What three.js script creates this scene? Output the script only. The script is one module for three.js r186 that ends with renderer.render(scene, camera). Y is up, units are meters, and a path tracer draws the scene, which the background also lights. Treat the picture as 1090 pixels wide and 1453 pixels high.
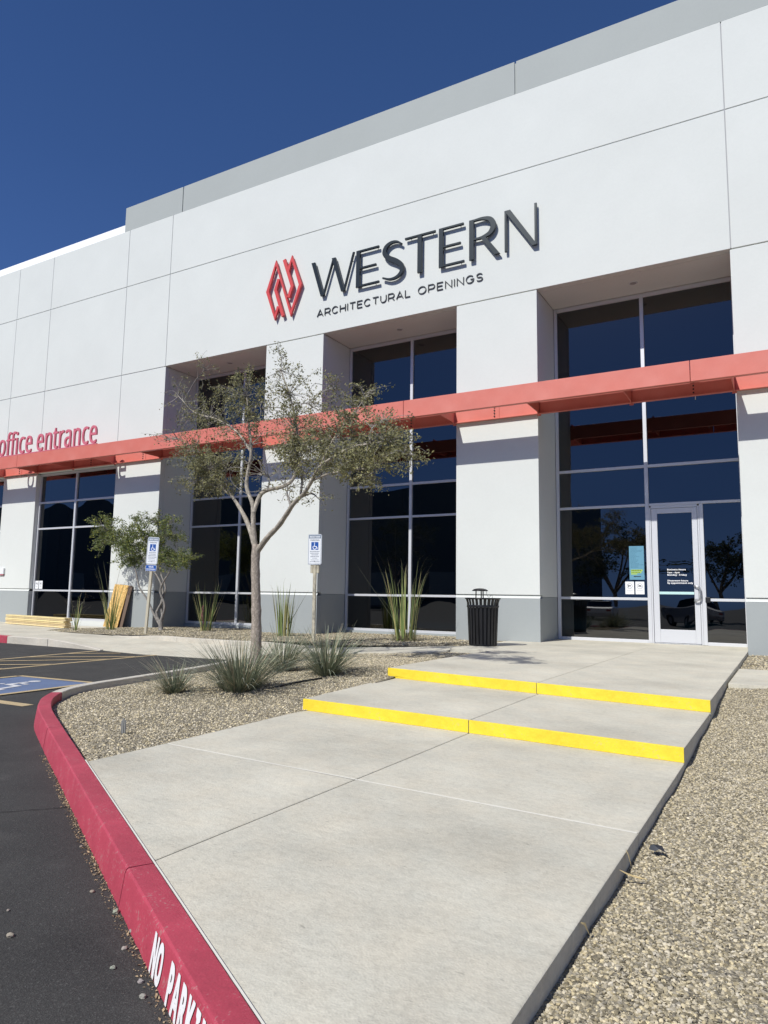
import * as THREE from 'three';
import { RoundedBoxGeometry } from 'three/addons/geometries/RoundedBoxGeometry.js';
import { mergeGeometries, toCreasedNormals } from 'three/addons/utils/BufferGeometryUtils.js';
import { TextGeometry } from 'three/addons/geometries/TextGeometry.js';
import { FontLoader } from 'three/addons/loaders/FontLoader.js';

// ---------------------------------------------------------------- camera
const scene = new THREE.Scene();
const camera = new THREE.PerspectiveCamera(72.07, 768 / 1024, 0.05, 2000);
camera.rotation.order = 'YXZ';
camera.position.set(0, 1.3, 16);
camera.rotation.set(0.11852, 0.52138, 0.014857);
const renderer = new THREE.WebGLRenderer({ antialias: true });
renderer.toneMapping = THREE.LinearToneMapping;
renderer.toneMappingExposure = 1.0;
renderer.shadowMap.enabled = true;

// ---------------------------------------------------------------- sky and sun
const SUN = new THREE.Vector3(-0.24, 1.02, 1.0).normalize();
{
  const W = 512, H = 256, d = new Float32Array(W * H * 4);
  const stops = [[-0.01, 0.15, 0.235, 0.42], [0.06, 0.115, 0.20, 0.40], [0.18, 0.078, 0.155, 0.36], [0.34, 0.055, 0.122, 0.315], [0.52, 0.04, 0.093, 0.25], [0.7, 0.031, 0.075, 0.208], [1.0, 0.024, 0.06, 0.175]];
  const dir = new THREE.Vector3();
  for (let j = 0; j < H; j++) for (let i = 0; i < W; i++) {
    const el = ((j + 0.5) / H - 0.5) * Math.PI, az = ((i + 0.5) / W - 0.5) * 2 * Math.PI;
    dir.set(Math.cos(el) * Math.cos(az), Math.sin(el), Math.cos(el) * Math.sin(az));
    const s = Math.max(0, dir.y), c = Math.max(0, dir.dot(SUN));
    let k = 0; while (k < stops.length - 2 && s > stops[k + 1][0]) k++;
    const a = stops[k], b = stops[k + 1], t = Math.min(1, Math.max(0, (s - a[0]) / (b[0] - a[0])));
    const glow = 0.05 * Math.pow(c, 5) + 2.2 * Math.pow(c, 34), hz = 0.5 + 0.5 * (dir.x * SUN.x + dir.z * SUN.z) / Math.max(1e-6, Math.hypot(dir.x, dir.z) * Math.hypot(SUN.x, SUN.z)), side = hz * hz;
    const o = (j * W + i) * 4;
    for (let q = 0; q < 3; q++) d[o + q] = (a[q + 1] + (b[q + 1] - a[q + 1]) * t) * (1 + side * [0.3, 0.5, 0.7][q]) * (q === 0 ? 0.95 : q === 1 ? 0.97 : 1.01) + glow * [0.5, 0.51, 0.52][q];
    d[o + 3] = 1;
  }
  const sky = new THREE.DataTexture(d, W, H, THREE.RGBAFormat, THREE.FloatType);
  sky.mapping = THREE.EquirectangularReflectionMapping;
  sky.magFilter = THREE.LinearFilter; sky.minFilter = THREE.LinearFilter;
  sky.wrapS = THREE.RepeatWrapping; sky.needsUpdate = true;
  scene.background = sky; scene.environment = sky;
}
const sun = new THREE.DirectionalLight(new THREE.Color(1.0, 0.98, 0.93), 4.35);
sun.position.copy(SUN).multiplyScalar(60).add(new THREE.Vector3(-8, 0, 5));
sun.target.position.set(-8, 0, 5);
sun.castShadow = true; sun.shadow.radius = 1;
sun.shadow.mapSize.set(4096, 4096);
Object.assign(sun.shadow.camera, { left: -30, right: 30, top: 30, bottom: -30, near: 1, far: 140 });
scene.add(sun, sun.target);

// ---------------------------------------------------------------- helpers
function rng(seed) { let a = seed >>> 0; return () => { a = (a + 0x6d2b79f5) | 0; let t = Math.imul(a ^ (a >>> 15), 1 | a); t = (t + Math.imul(t ^ (t >>> 7), 61 | t)) ^ t; return ((t ^ (t >>> 14)) >>> 0) / 4294967296; }; }
const lerp = (a, b, t) => a + (b - a) * t, clamp = (x, a, b) => Math.min(b, Math.max(a, x));
const smooth = (a, b, x) => { const t = clamp((x - a) / (b - a), 0, 1); return t * t * (3 - 2 * t); };
function table(x, T) { if (x <= T[0][0]) return T[0][1]; for (let i = 1; i < T.length; i++) if (x <= T[i][0]) return lerp(T[i - 1][1], T[i][1], (x - T[i - 1][0]) / (T[i][0] - T[i - 1][0])); return T[T.length - 1][1]; }
const used = {};
function numbered(n) { const k = used[n] = (used[n] ?? -1) + 1; return k ? n + '_' + String(k).padStart(3, '0') : n; }
function tag(o, label, category, group, kind) { if (label) o.userData.label = label; if (category) o.userData.category = category; if (group) o.userData.group = group; if (kind) o.userData.kind = kind; return o; }
function thing(name, label, category, pos = [0, 0, 0], turn = 0, group) { const o = new THREE.Group(); o.name = numbered(name); o.position.set(...pos); o.rotation.y = turn; scene.add(o); return tag(o, label, category, group); }
function mesh(name, geo, m, parent) {
  const g = Array.isArray(geo) ? merge(geo) : geo;
  const o = new THREE.Mesh(g, m); o.name = parent ? name : numbered(name); o.castShadow = o.receiveShadow = true; (parent ?? scene).add(o); return o;
}
function group(name, parent) { const o = new THREE.Group(); o.name = name; parent.add(o); return o; }
function merge(list) { const l = list.map((g) => { const h = g.index ? g.toNonIndexed() : g; for (const k of Object.keys(h.attributes)) if (!['position', 'normal', 'uv', 'color'].includes(k)) h.deleteAttribute(k); return h; }); return mergeGeometries(l, false); }
// box with softened edges in world metres; uv in metres by the way a face points
function boxUV(g) {
  const p = g.attributes.position, n = g.attributes.normal, uv = new Float32Array(p.count * 2);
  for (let i = 0; i < p.count; i++) {
    const ax = Math.abs(n.getX(i)), ay = Math.abs(n.getY(i)), az = Math.abs(n.getZ(i));
    if (ay >= ax && ay >= az) { uv[2 * i] = p.getX(i); uv[2 * i + 1] = p.getZ(i); } else if (az >= ax) { uv[2 * i] = p.getX(i); uv[2 * i + 1] = p.getY(i); } else { uv[2 * i] = p.getZ(i); uv[2 * i + 1] = p.getY(i); }
  }
  g.setAttribute('uv', new THREE.BufferAttribute(uv, 2)); return g;
}
function bx(x0, x1, y0, y1, z0, z1, r = 0.006) {
  const w = x1 - x0, h = y1 - y0, d = z1 - z0;
  const g = r > 0 ? new RoundedBoxGeometry(w, h, d, 1, Math.min(r, w / 3, h / 3, d / 3)) : new THREE.BoxGeometry(w, h, d);
  g.translate((x0 + x1) / 2, (y0 + y1) / 2, (z0 + z1) / 2); return boxUV(g.index ? g.toNonIndexed() : g);
}
function geoFrom(pos, idx, uv) {
  const g = new THREE.BufferGeometry(); g.setAttribute('position', new THREE.Float32BufferAttribute(pos, 3));
  if (uv) g.setAttribute('uv', new THREE.Float32BufferAttribute(uv, 2));
  g.setIndex(idx); g.computeVertexNormals(); return g;
}
// surface over rows of equal length, uv = x, z in metres
function rows(list) {
  const pos = [], uv = [], idx = [], n = list[0].length;
  for (const r of list) for (const p of r) { pos.push(...p); uv.push(p[0], p[2]); }
  for (let i = 0; i < list.length - 1; i++) for (let j = 0; j < n - 1; j++) { const a = i * n + j, b = a + 1, c = a + n, d = c + 1; idx.push(a, c, b, b, c, d); }
  return geoFrom(pos, idx, uv);
}
// concrete slab on four corners (back left, back right, front right, front left), bevelled rim, vertical sides
function slabQuad([A, B, C, D], yf, thick = 0.12, n = 6, bev = 0.008) {
  const at = (u, v) => [lerp(lerp(A[0], B[0], u), lerp(D[0], C[0], u), v), lerp(lerp(A[1], B[1], u), lerp(D[1], C[1], u), v)];
  const lu = Math.hypot(B[0] - A[0], B[1] - A[1]), lv = Math.hypot(D[0] - A[0], D[1] - A[1]);
  const ts = (l) => { const t = [0, bev / l]; for (let i = 1; i < n; i++) t.push(i / n); t.push(1 - bev / l, 1); return t; };
  const U = ts(lu), V = ts(lv), list = [];
  for (const v of V) list.push(U.map((u) => { const [x, z] = at(u, v), rim = u === 0 || u === 1 || v === 0 || v === 1; return [x, yf(x, z) - (rim ? bev * 0.7 : 0), z]; }));
  const top = rows(list);
  const ring = [], e = list, last = e.length - 1, w = U.length - 1;
  for (let j = 0; j <= w; j++) ring.push(e[0][j]);
  for (let i = 1; i <= last; i++) ring.push(e[i][w]);
  for (let j = w - 1; j >= 0; j--) ring.push(e[last][j]);
  for (let i = last - 1; i >= 0; i--) ring.push(e[i][0]);
  const pos = [], uv = [], idx = []; let s = 0;
  ring.forEach((p, i) => { if (i) s += Math.hypot(p[0] - ring[i - 1][0], p[2] - ring[i - 1][2]); pos.push(p[0], p[1], p[2], p[0], p[1] - thick, p[2]); uv.push(s, p[1], s, p[1] - thick); if (i) { const a = 2 * i - 2; idx.push(a, a + 2, a + 1, a + 1, a + 2, a + 3); } });
  return merge([top, geoFrom(pos, idx, uv)]);
}
function tube(pts, r0, r1, sides = 6, per = 3, rough = 0, seed = 1) {
  const R = rng(seed), c = new THREE.CatmullRomCurve3(pts.map((p) => new THREE.Vector3(...p))), n = Math.max(2, (pts.length - 1) * per), fr = c.computeFrenetFrames(n, false);
  const pos = [], uv = [], idx = [], v = new THREE.Vector3(); let len = 0, prev = null;
  for (let i = 0; i <= n; i++) {
    const t = i / n, p = c.getPointAt(t), r = lerp(r0, r1, t) * (1 + rough * (R() - 0.5)); if (prev) len += p.distanceTo(prev); prev = p;
    for (let j = 0; j <= sides; j++) { const a = (j / sides) * 2 * Math.PI; v.copy(fr.normals[i]).multiplyScalar(Math.cos(a) * r).addScaledVector(fr.binormals[i], Math.sin(a) * r).add(p); pos.push(v.x, v.y, v.z); uv.push((j / sides) * 2 * Math.PI * r0, len); }
  }
  for (let i = 0; i < n; i++) for (let j = 0; j < sides; j++) { const a = i * (sides + 1) + j, b = a + sides + 1; idx.push(a, b, a + 1, a + 1, b, b + 1); }
  const k = pos.length / 3; const e = c.getPointAt(1); pos.push(e.x, e.y, e.z); uv.push(0, len); for (let j = 0; j < sides; j++) idx.push(n * (sides + 1) + j, k, n * (sides + 1) + j + 1);
  return geoFrom(pos, idx, uv);
}
// flat ribbon outline around a polyline with mitred corners; w may be one half width or one per point
function ribbon(P, w, closed = false) {
  const n = P.length, L = [], Rr = [], W = (i) => (Array.isArray(w) ? w[i] : w);
  for (let i = 0; i < n; i++) {
    const a = closed ? P[(i - 1 + n) % n] : P[Math.max(0, i - 1)], b = P[i], c = closed ? P[(i + 1) % n] : P[Math.min(n - 1, i + 1)];
    let d1 = [b[0] - a[0], b[1] - a[1]], d2 = [c[0] - b[0], c[1] - b[1]]; const l1 = Math.hypot(...d1), l2 = Math.hypot(...d2);
    if (l1 < 1e-9) d1 = d2; if (l2 < 1e-9) d2 = d1;
    const m1 = Math.hypot(...d1), m2 = Math.hypot(...d2); const n1 = [-d1[1] / m1, d1[0] / m1], n2 = [-d2[1] / m2, d2[0] / m2];
    let m = [n1[0] + n2[0], n1[1] + n2[1]]; const q = m[0] * m[0] + m[1] * m[1]; const s = Math.min(2.6, 2 / Math.max(q, 0.2)); m = [m[0] * s, m[1] * s]; // = n / cos
    L.push([b[0] + m[0] * W(i), b[1] + m[1] * W(i)]); Rr.push([b[0] - m[0] * W(i), b[1] - m[1] * W(i)]);
  }
  const sh = new THREE.Shape();
  if (closed) { L.forEach((p, i) => (i ? sh.lineTo(...p) : sh.moveTo(...p))); const h = new THREE.Path(); Rr.forEach((p, i) => (i ? h.lineTo(...p) : h.moveTo(...p))); 
    const area = (Q) => Math.abs(Q.reduce((s, p, i) => { const r = Q[(i + 1) % Q.length]; return s + p[0] * r[1] - r[0] * p[1]; }, 0)); if (area(L) < area(Rr)) { const s2 = new THREE.Shape(Rr.map((p) => new THREE.Vector2(...p))); s2.holes.push(new THREE.Path(L.map((p) => new THREE.Vector2(...p)))); return s2; } sh.holes.push(h); return sh; }
  [...L, ...Rr.reverse()].forEach((p, i) => (i ? sh.lineTo(...p) : sh.moveTo(...p))); return sh;
}
function extrude(shape, z0, z1, bevel = 0) {
  const g = new THREE.ExtrudeGeometry(shape, { depth: z1 - z0 - 2 * bevel, bevelEnabled: bevel > 0, bevelSize: bevel, bevelThickness: bevel, bevelSegments: 1, bevelOffset: -bevel, curveSegments: 16 });
  g.translate(0, 0, z0 + bevel); return g;
}
const quad = (...p) => new THREE.Shape(p.map((q) => new THREE.Vector2(...q)));

// ---------------------------------------------------------------- textures
const toS = (c) => { c = clamp(c, 0, 1); return 255 * (c <= 0.0031308 ? 12.92 * c : 1.055 * Math.pow(c, 1 / 2.4) - 0.055); };
function vnoise(N, cells, seed) {
  const R = rng(seed), g = new Float32Array(cells * cells).map(() => R()), o = new Float32Array(N * N), st = cells / N;
  for (let j = 0; j < N; j++) { const y = j * st, y0 = Math.floor(y), fy = y - y0, sy = fy * fy * (3 - 2 * fy), a = (y0 % cells) * cells, b = ((y0 + 1) % cells) * cells; for (let i = 0; i < N; i++) { const x = i * st, x0 = Math.floor(x), fx = x - x0, sx = fx * fx * (3 - 2 * fx), c = x0 % cells, d = (x0 + 1) % cells; o[j * N + i] = lerp(lerp(g[a + c], g[a + d], sx), lerp(g[b + c], g[b + d], sx), sy); } }
  return o;
}
function fbm(N, cells, oct, seed, gain = 0.5) { const o = new Float32Array(N * N); let amp = 1, tot = 0; for (let k = 0; k < oct && cells <= N; k++) { const n = vnoise(N, cells, seed + k * 17); for (let i = 0; i < o.length; i++) o[i] += amp * n[i]; tot += amp; amp *= gain; cells *= 2; } for (let i = 0; i < o.length; i++) o[i] /= tot; return o; }
function colorTex(N, size, fn) { const d = new Uint8Array(N * N * 4); for (let i = 0; i < N * N; i++) { const c = fn(i, (i % N) / N, Math.floor(i / N) / N); d[4 * i] = toS(c[0]); d[4 * i + 1] = toS(c[1]); d[4 * i + 2] = toS(c[2]); d[4 * i + 3] = 255; } return finish(new THREE.DataTexture(d, N, N), size, true); }
function grayTex(N, size, fn) { const d = new Uint8Array(N * N * 4); for (let i = 0; i < N * N; i++) { const c = clamp(fn(i), 0, 1) * 255; d[4 * i] = d[4 * i + 1] = d[4 * i + 2] = c; d[4 * i + 3] = 255; } return finish(new THREE.DataTexture(d, N, N), size, false); }
function finish(t, size, srgb) { t.wrapS = t.wrapT = THREE.RepeatWrapping; t.magFilter = THREE.LinearFilter; t.minFilter = THREE.LinearMipmapLinearFilter; t.generateMipmaps = true; if (srgb) t.colorSpace = THREE.SRGBColorSpace; t.repeat.set(1 / size, 1 / size); t.needsUpdate = true; return t; }
const lin = (r, g, b) => new THREE.Color().setRGB(r, g, b);
const std = (r, g, b, rough = 0.7, extra = {}) => new THREE.MeshStandardMaterial({ color: lin(r, g, b), roughness: rough, ...extra });

const N1 = 1024;
const nA = fbm(N1, 4, 7, 11), nB = fbm(N1, 16, 6, 23), nC = fbm(N1, 128, 3, 31, 0.7), nD = fbm(N1, 6, 4, 41), nE = vnoise(N1, 512, 57);
const M = {};
{ // broom-finished concrete: wide stains, brushed streaks, small pits
  const streak = (i) => { const x = i % N1, y = Math.floor(i / N1); return nB[((y * 5) % N1) * N1 + (x % N1)]; };
  const scuff = new Float32Array(N1 * N1), RS = rng(71);
  for (let k = 0; k < 420; k++) { const cx = RS() * N1, cy = RS() * N1, a = (RS() - 0.5) * 1.2, l = 1 + 9 * RS() * RS(), w = 0.6 + 1.5 * RS(), v = RS() < 0.75 ? -0.10 - 0.22 * RS() : 0.12; for (let y = -12; y <= 12; y++) for (let x = -12; x <= 12; x++) { const u = (x * Math.cos(a) + y * Math.sin(a)) / l, q = (y * Math.cos(a) - x * Math.sin(a)) / w, d = u * u + q * q + 0.9 * (nE[(((cy + y + N1) | 0) % N1) * N1 + (((cx + x + N1) | 0) % N1)] - 0.5); if (d < 1) scuff[(((cy + y + N1) | 0) % N1) * N1 + (((cx + x + N1) | 0) % N1)] += v * Math.min(1, 2 * (1 - d)); } }
  const conc = (base, seedShift) => colorTex(N1, 2.9, (i) => { const j = (i + seedShift) % (N1 * N1), k = 1 + 0.46 * (nA[j] - 0.5) + 0.22 * (nD[j] - 0.5) + 0.12 * (streak(j) - 0.5) + 0.28 * (nC[j] - 0.5) + scuff[j] + 0.05 * (nE[j] - 0.5) - (nC[j] > 0.74 ? 0.12 : 0); const w = (nD[(j * 3 + 999) % (N1 * N1)] - 0.5) * 0.05; return [base[0] * k * (1 + w), base[1] * k, base[2] * k * (1 - w)]; });
  const cb = grayTex(N1, 2.9, (i) => 0.4 * streak(i) + 0.35 * nC[i] + 0.25 * nE[i]);
  M.concrete = new THREE.MeshStandardMaterial({ map: conc([0.57, 0.535, 0.435], 0), roughness: 0.85, bumpMap: cb, bumpScale: 0.004 });
  M.kerbGrey = new THREE.MeshStandardMaterial({ map: conc([0.56, 0.52, 0.44], 333333), roughness: 0.9, bumpMap: cb, bumpScale: 0.006 });
  M.sealant = std(0.74, 0.71, 0.62, 0.8);
  // asphalt with stones showing
  const ag = vnoise(N1, 341, 77), ag2 = vnoise(N1, 171, 78), a3 = vnoise(N1, 1024, 79);
  const amap = colorTex(N1, 1.7, (i) => { let k = 1 + 0.75 * (nA[i] - 0.5) + (nD[i] > 0.62 ? 0.9 * (nD[i] - 0.62) * 4 * nC[i] : 0) + 0.5 * (a3[i] - 0.5) + 0.35 * (ag[i] - 0.5); const s = a3[i] > 0.93 ? 0.05 : ag[i] > 0.84 && a3[i] > 0.4 ? 0.055 : ag[i] < 0.1 ? -0.012 : 0; return [0.038 * k + s, 0.0367 * k + s * 0.97, 0.0335 * k + s * 0.9]; });
  M.asphalt = new THREE.MeshStandardMaterial({ map: amap, roughness: 0.88, bumpMap: grayTex(N1, 1.7, (i) => 0.45 * ag[i] + 0.1 * ag2[i] + 0.45 * a3[i]), bumpScale: 0.0035 });
  // paints on concrete
  const paint = (c, under, wear, size) => colorTex(N1, size, (i) => { const k = 1 + 0.34 * (nA[i] - 0.5) + 0.26 * (nB[i] - 0.5) + 0.16 * (nC[i] - 0.5) + scuff[i] * 0.8, m = nC[i] + 0.6 * nB[i] > wear ? 0.6 : 0; return [0, 1, 2].map((q) => lerp(c[q] * k, under[q], m)); });
  M.red = new THREE.MeshStandardMaterial({ map: paint([0.43, 0.052, 0.082], [0.40, 0.20, 0.19], 1.06, 1.3), roughness: 0.62, bumpMap: cb, bumpScale: 0.003 });
  M.yellow = new THREE.MeshStandardMaterial({ map: paint([0.80, 0.60, 0.03], [0.52, 0.42, 0.2], 1.10, 1.3), roughness: 0.6, bumpMap: cb, bumpScale: 0.004 });
  M.stripe = new THREE.MeshStandardMaterial({ map: paint([0.52, 0.40, 0.22], [0.08, 0.075, 0.07], 1.06, 1.1), roughness: 0.75 });
  M.blueGround = new THREE.MeshStandardMaterial({ map: paint([0.12, 0.17, 0.29], [0.06, 0.06, 0.06], 1.10, 1.1), roughness: 0.75 });
  M.whiteGround = new THREE.MeshStandardMaterial({ map: paint([0.62, 0.62, 0.62], [0.1, 0.1, 0.12], 1.06, 1.1), roughness: 0.75 });
  // painted tilt-up concrete
  const wb = grayTex(N1, 1.9, (i) => 0.6 * nC[i] + 0.4 * nE[i]);
  const wall = (c, seed) => colorTex(N1, 5.3, (i) => { const j = (i + seed) % (N1 * N1), k = 1 + 0.07 * (nA[j] - 0.5) + 0.05 * (nD[j] - 0.5) + 0.04 * (nC[j] - 0.5); return [c[0] * k, c[1] * k, c[2] * k]; });
  M.white = new THREE.MeshStandardMaterial({ map: wall([0.672, 0.69, 0.652], 0), roughness: 0.82, bumpMap: wb, bumpScale: 0.0012 });
  M.whiteReturn = new THREE.MeshStandardMaterial({ map: wall([0.672, 0.69, 0.652], 40000), roughness: 0.82, bumpMap: wb, bumpScale: 0.0012 });
  M.greyBand = new THREE.MeshStandardMaterial({ map: wall([0.40, 0.425, 0.405], 77777), roughness: 0.8, bumpMap: wb, bumpScale: 0.0012 });
  M.greyPlinth = new THREE.MeshStandardMaterial({ map: wall([0.35, 0.375, 0.37], 155555), roughness: 0.8, bumpMap: wb, bumpScale: 0.0012 });
  M.brightWall = std(0.92, 0.92, 0.92, 0.8);
  M.soffit = new THREE.MeshStandardMaterial({ map: wall([0.672, 0.69, 0.652], 5000), roughness: 0.9 });
  M.groove = std(0.42, 0.42, 0.43, 0.9);
  // gravel bed below the loose stones
  const gn = vnoise(N1, 128, 91), gn2 = vnoise(N1, 256, 92);
  M.gravelBed = new THREE.MeshStandardMaterial({ map: colorTex(N1, 1.6, (i) => { const k = 0.55 + 0.5 * gn[i] + 0.4 * (gn2[i] - 0.5) + 0.3 * (nA[i] - 0.5); return [0.34 * k, 0.30 * k, 0.22 * k]; }), roughness: 0.95, bumpMap: grayTex(N1, 1.6, (i) => 0.6 * gn[i] + 0.4 * gn2[i]), bumpScale: 0.02 });
  M.stone = std(1, 1, 1, 0.9);
  // canopy paint
  M.canopy = new THREE.MeshStandardMaterial({ map: colorTex(512, 2.3, (i) => { const j = (Math.floor(i / 512) * 2) * N1 + (i % 512) * 2, k = 1 + 0.16 * (nA[j] - 0.5) + 0.10 * (nD[j] - 0.5) + 0.06 * (nC[j] - 0.5), f = 0.05 * (nD[j] - 0.45); return [0.63 * k, (0.178 + f) * k, (0.135 + f) * k]; }), roughness: 0.55 });
  M.alu = new THREE.MeshStandardMaterial({ color: lin(0.66, 0.67, 0.69), roughness: 0.42, metalness: 0.25 });
  M.aluDark = new THREE.MeshStandardMaterial({ color: lin(0.42, 0.43, 0.45), roughness: 0.35, metalness: 0.7 });
  M.glass = new THREE.MeshPhysicalMaterial({ color: lin(0.02, 0.07, 0.095), transmission: 1, thickness: 0, roughness: 0, ior: 1.98, side: THREE.DoubleSide });
  M.black = std(0.012, 0.012, 0.013, 0.35);
  M.blackMatt = std(0.02, 0.02, 0.02, 0.8);
  M.signMetal = new THREE.MeshStandardMaterial({ color: lin(0.026, 0.034, 0.037), roughness: 0.28, metalness: 0.3 });
  M.signSmall = std(0.03, 0.035, 0.04, 0.5);
  M.signRed = std(0.62, 0.055, 0.055, 0.45);
  M.letterRed = std(0.62, 0.15, 0.20, 0.5);
  M.post = new THREE.MeshStandardMaterial({ color: lin(0.55, 0.50, 0.38), roughness: 0.6, metalness: 0.1 });
  M.interior = std(0.42, 0.43, 0.43, 0.9); M.interiorFloor = std(0.25, 0.24, 0.23, 0.6); M.roof = std(0.6, 0.6, 0.58, 0.9);
  // bark and boards
  M.bark = new THREE.MeshStandardMaterial({ map: colorTex(512, 0.45, (i) => { const x = i % 512, y = Math.floor(i / 512), j = y * 2 * N1 + x * 2, r = nB[((y) % N1) * N1 + ((x * 6) % N1)], k = 0.55 + 0.8 * r + 0.7 * (nC[j] - 0.5), w = nB[j] > 0.6 ? 1.35 : 1; return [0.34 * k * w, 0.288 * k * w, 0.235 * k * w]; }), roughness: 0.95, bumpMap: grayTex(512, 0.3, (i) => nB[i * 3 % (N1 * N1)]), bumpScale: 0.012 });
  M.barkGrey = new THREE.MeshStandardMaterial({ map: colorTex(512, 0.5, (i) => { const j = (Math.floor(i / 512) * 2) * N1 + (i % 512) * 2, k = 0.5 + 0.9 * nB[j] + 0.5 * (nC[j] - 0.5), w = nD[j] > 0.55 ? 1.4 : 1; return [0.25 * k * w, 0.23 * k * w, 0.205 * k * w]; }), roughness: 0.95 });
  M.barkLimb = M.barkGrey.clone(); M.barkLimb.color = lin(1.45, 1.4, 1.28); M.shed = std(0.16, 0.19, 0.19, 0.9);
  M.lumber = new THREE.MeshStandardMaterial({ map: colorTex(512, 0.9, (i) => { const y = Math.floor(i / 512), x = i % 512, r = nB[((y * 8) % N1) * N1 + x], k = 0.8 + 0.4 * r; return [0.70 * k, 0.565 * k, 0.30 * k]; }), roughness: 0.8 });
  M.flakes = (() => { const c = document.createElement('canvas'); c.width = c.height = 512; const x = c.getContext('2d'), R = rng(5); x.fillStyle = '#c39c5c'; x.fillRect(0, 0, 512, 512); for (let k = 0; k < 2600; k++) { const a = R() * 3.14, l = 10 + R() * 26, w = 4 + R() * 9, v = R(); x.save(); x.translate(R() * 512, R() * 512); x.rotate(a); x.fillStyle = `rgb(${182 + v * 62 | 0},${142 + v * 65 | 0},${76 + v * 60 | 0})`; x.fillRect(-l / 2, -w / 2, l, w); x.restore(); } const t = new THREE.CanvasTexture(c); t.wrapS = t.wrapT = THREE.RepeatWrapping; t.colorSpace = THREE.SRGBColorSpace; t.repeat.set(1.1, 1.1); return new THREE.MeshStandardMaterial({ map: t, roughness: 0.85 }); })();
}
const fontThin = await new FontLoader().loadAsync('fonts/droid/droid_sans_regular.typeface.json');
const font = await new FontLoader().loadAsync('fonts/droid/droid_sans_bold.typeface.json');
function canvasTex(w, h, draw) { const c = document.createElement('canvas'); c.width = w; c.height = h; draw(c.getContext('2d'), w, h); const t = new THREE.CanvasTexture(c); t.colorSpace = THREE.SRGBColorSpace; return t; }

// ================================================================ GROUND
const eX = (x) => (-0.78 - x) / 4;                                   // 0 at the right edge of the walk, 1 at its left
const asphaltY = (x) => -0.12 + 0.014 * (-0.79 - clamp(x, -8, 8));
const walkY = (x, z) => 0.022 + 0.075 * eX(x) + 0.006 * smooth(11, 14, z);
const treadY = (x, z) => 0.137 - 0.006 * (9.8 - z) + 0.075 * eX(x);
const entryY = (x, z) => 0.305 - 0.0061 * (z + 1.4) + 0.075 * eX(x) * clamp(z / 7, 0, 1);
const kerbTopY = (x) => 0.035 + 0.019 * (-0.79 - clamp(x, -9, 8));
const kerbZ = (x) => 14.29 + 0.5618 * (x + 1.54);                     // outer top edge of the near kerb
{
  const xs = [-160, -60, -20, -8, -4, 0, 3, 8, 40, 160], zs = [-80, 0, 10, 30, 80, 240];
  tag(mesh('asphalt', rows(zs.map((z) => xs.map((x) => [x, asphaltY(x), z]))), M.asphalt), 'dark grey asphalt of the car park', null, null, 'structure');
}
// ---- near kerb: red, then plain grey past the bend
const kerbPts = [[7, kerbZ(7)], [4, kerbZ(4)], [1, kerbZ(1)], [-1.54, 14.29], [-3.2, kerbZ(-3.2)], [-4.74, 12.49], [-5.7, 11.95], [-6.6, 11.42], [-7.1, 11.02], [-7.45, 10.58], [-7.64, 10.1], [-7.76, 9.4], [-7.92, 8.4], [-8.03, 7.8], [-8.36, 6.5], [-8.68, 5.3]];
const kerbCurve = new THREE.CatmullRomCurve3(kerbPts.map(([x, z]) => new THREE.Vector3(x, 0, z)), false, 'centripetal');
const kerbLen = kerbCurve.getLength();
function kerbAt(s) { const t = clamp(s / kerbLen, 0, 1), p = kerbCurve.getPointAt(t), d = kerbCurve.getTangentAt(t); return { p, n: [d.z, -d.x], d }; } // n points to the planter
kerbCurve.arcLengthDivisions = 600; kerbCurve.updateArcLengths();
const sOf = (() => { const T = []; for (let i = 0; i <= 1200; i++) { const q = kerbAt((i / 1200) * kerbLen).p; T.push([q.x, q.z, (i / 1200) * kerbLen]); } return (x, z) => T.reduce((b, q) => { const d = Math.hypot(q[0] - x, q[1] - z); return d < b[0] ? [d, q[2]] : b; }, [1e9, 0])[1]; })();
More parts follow.
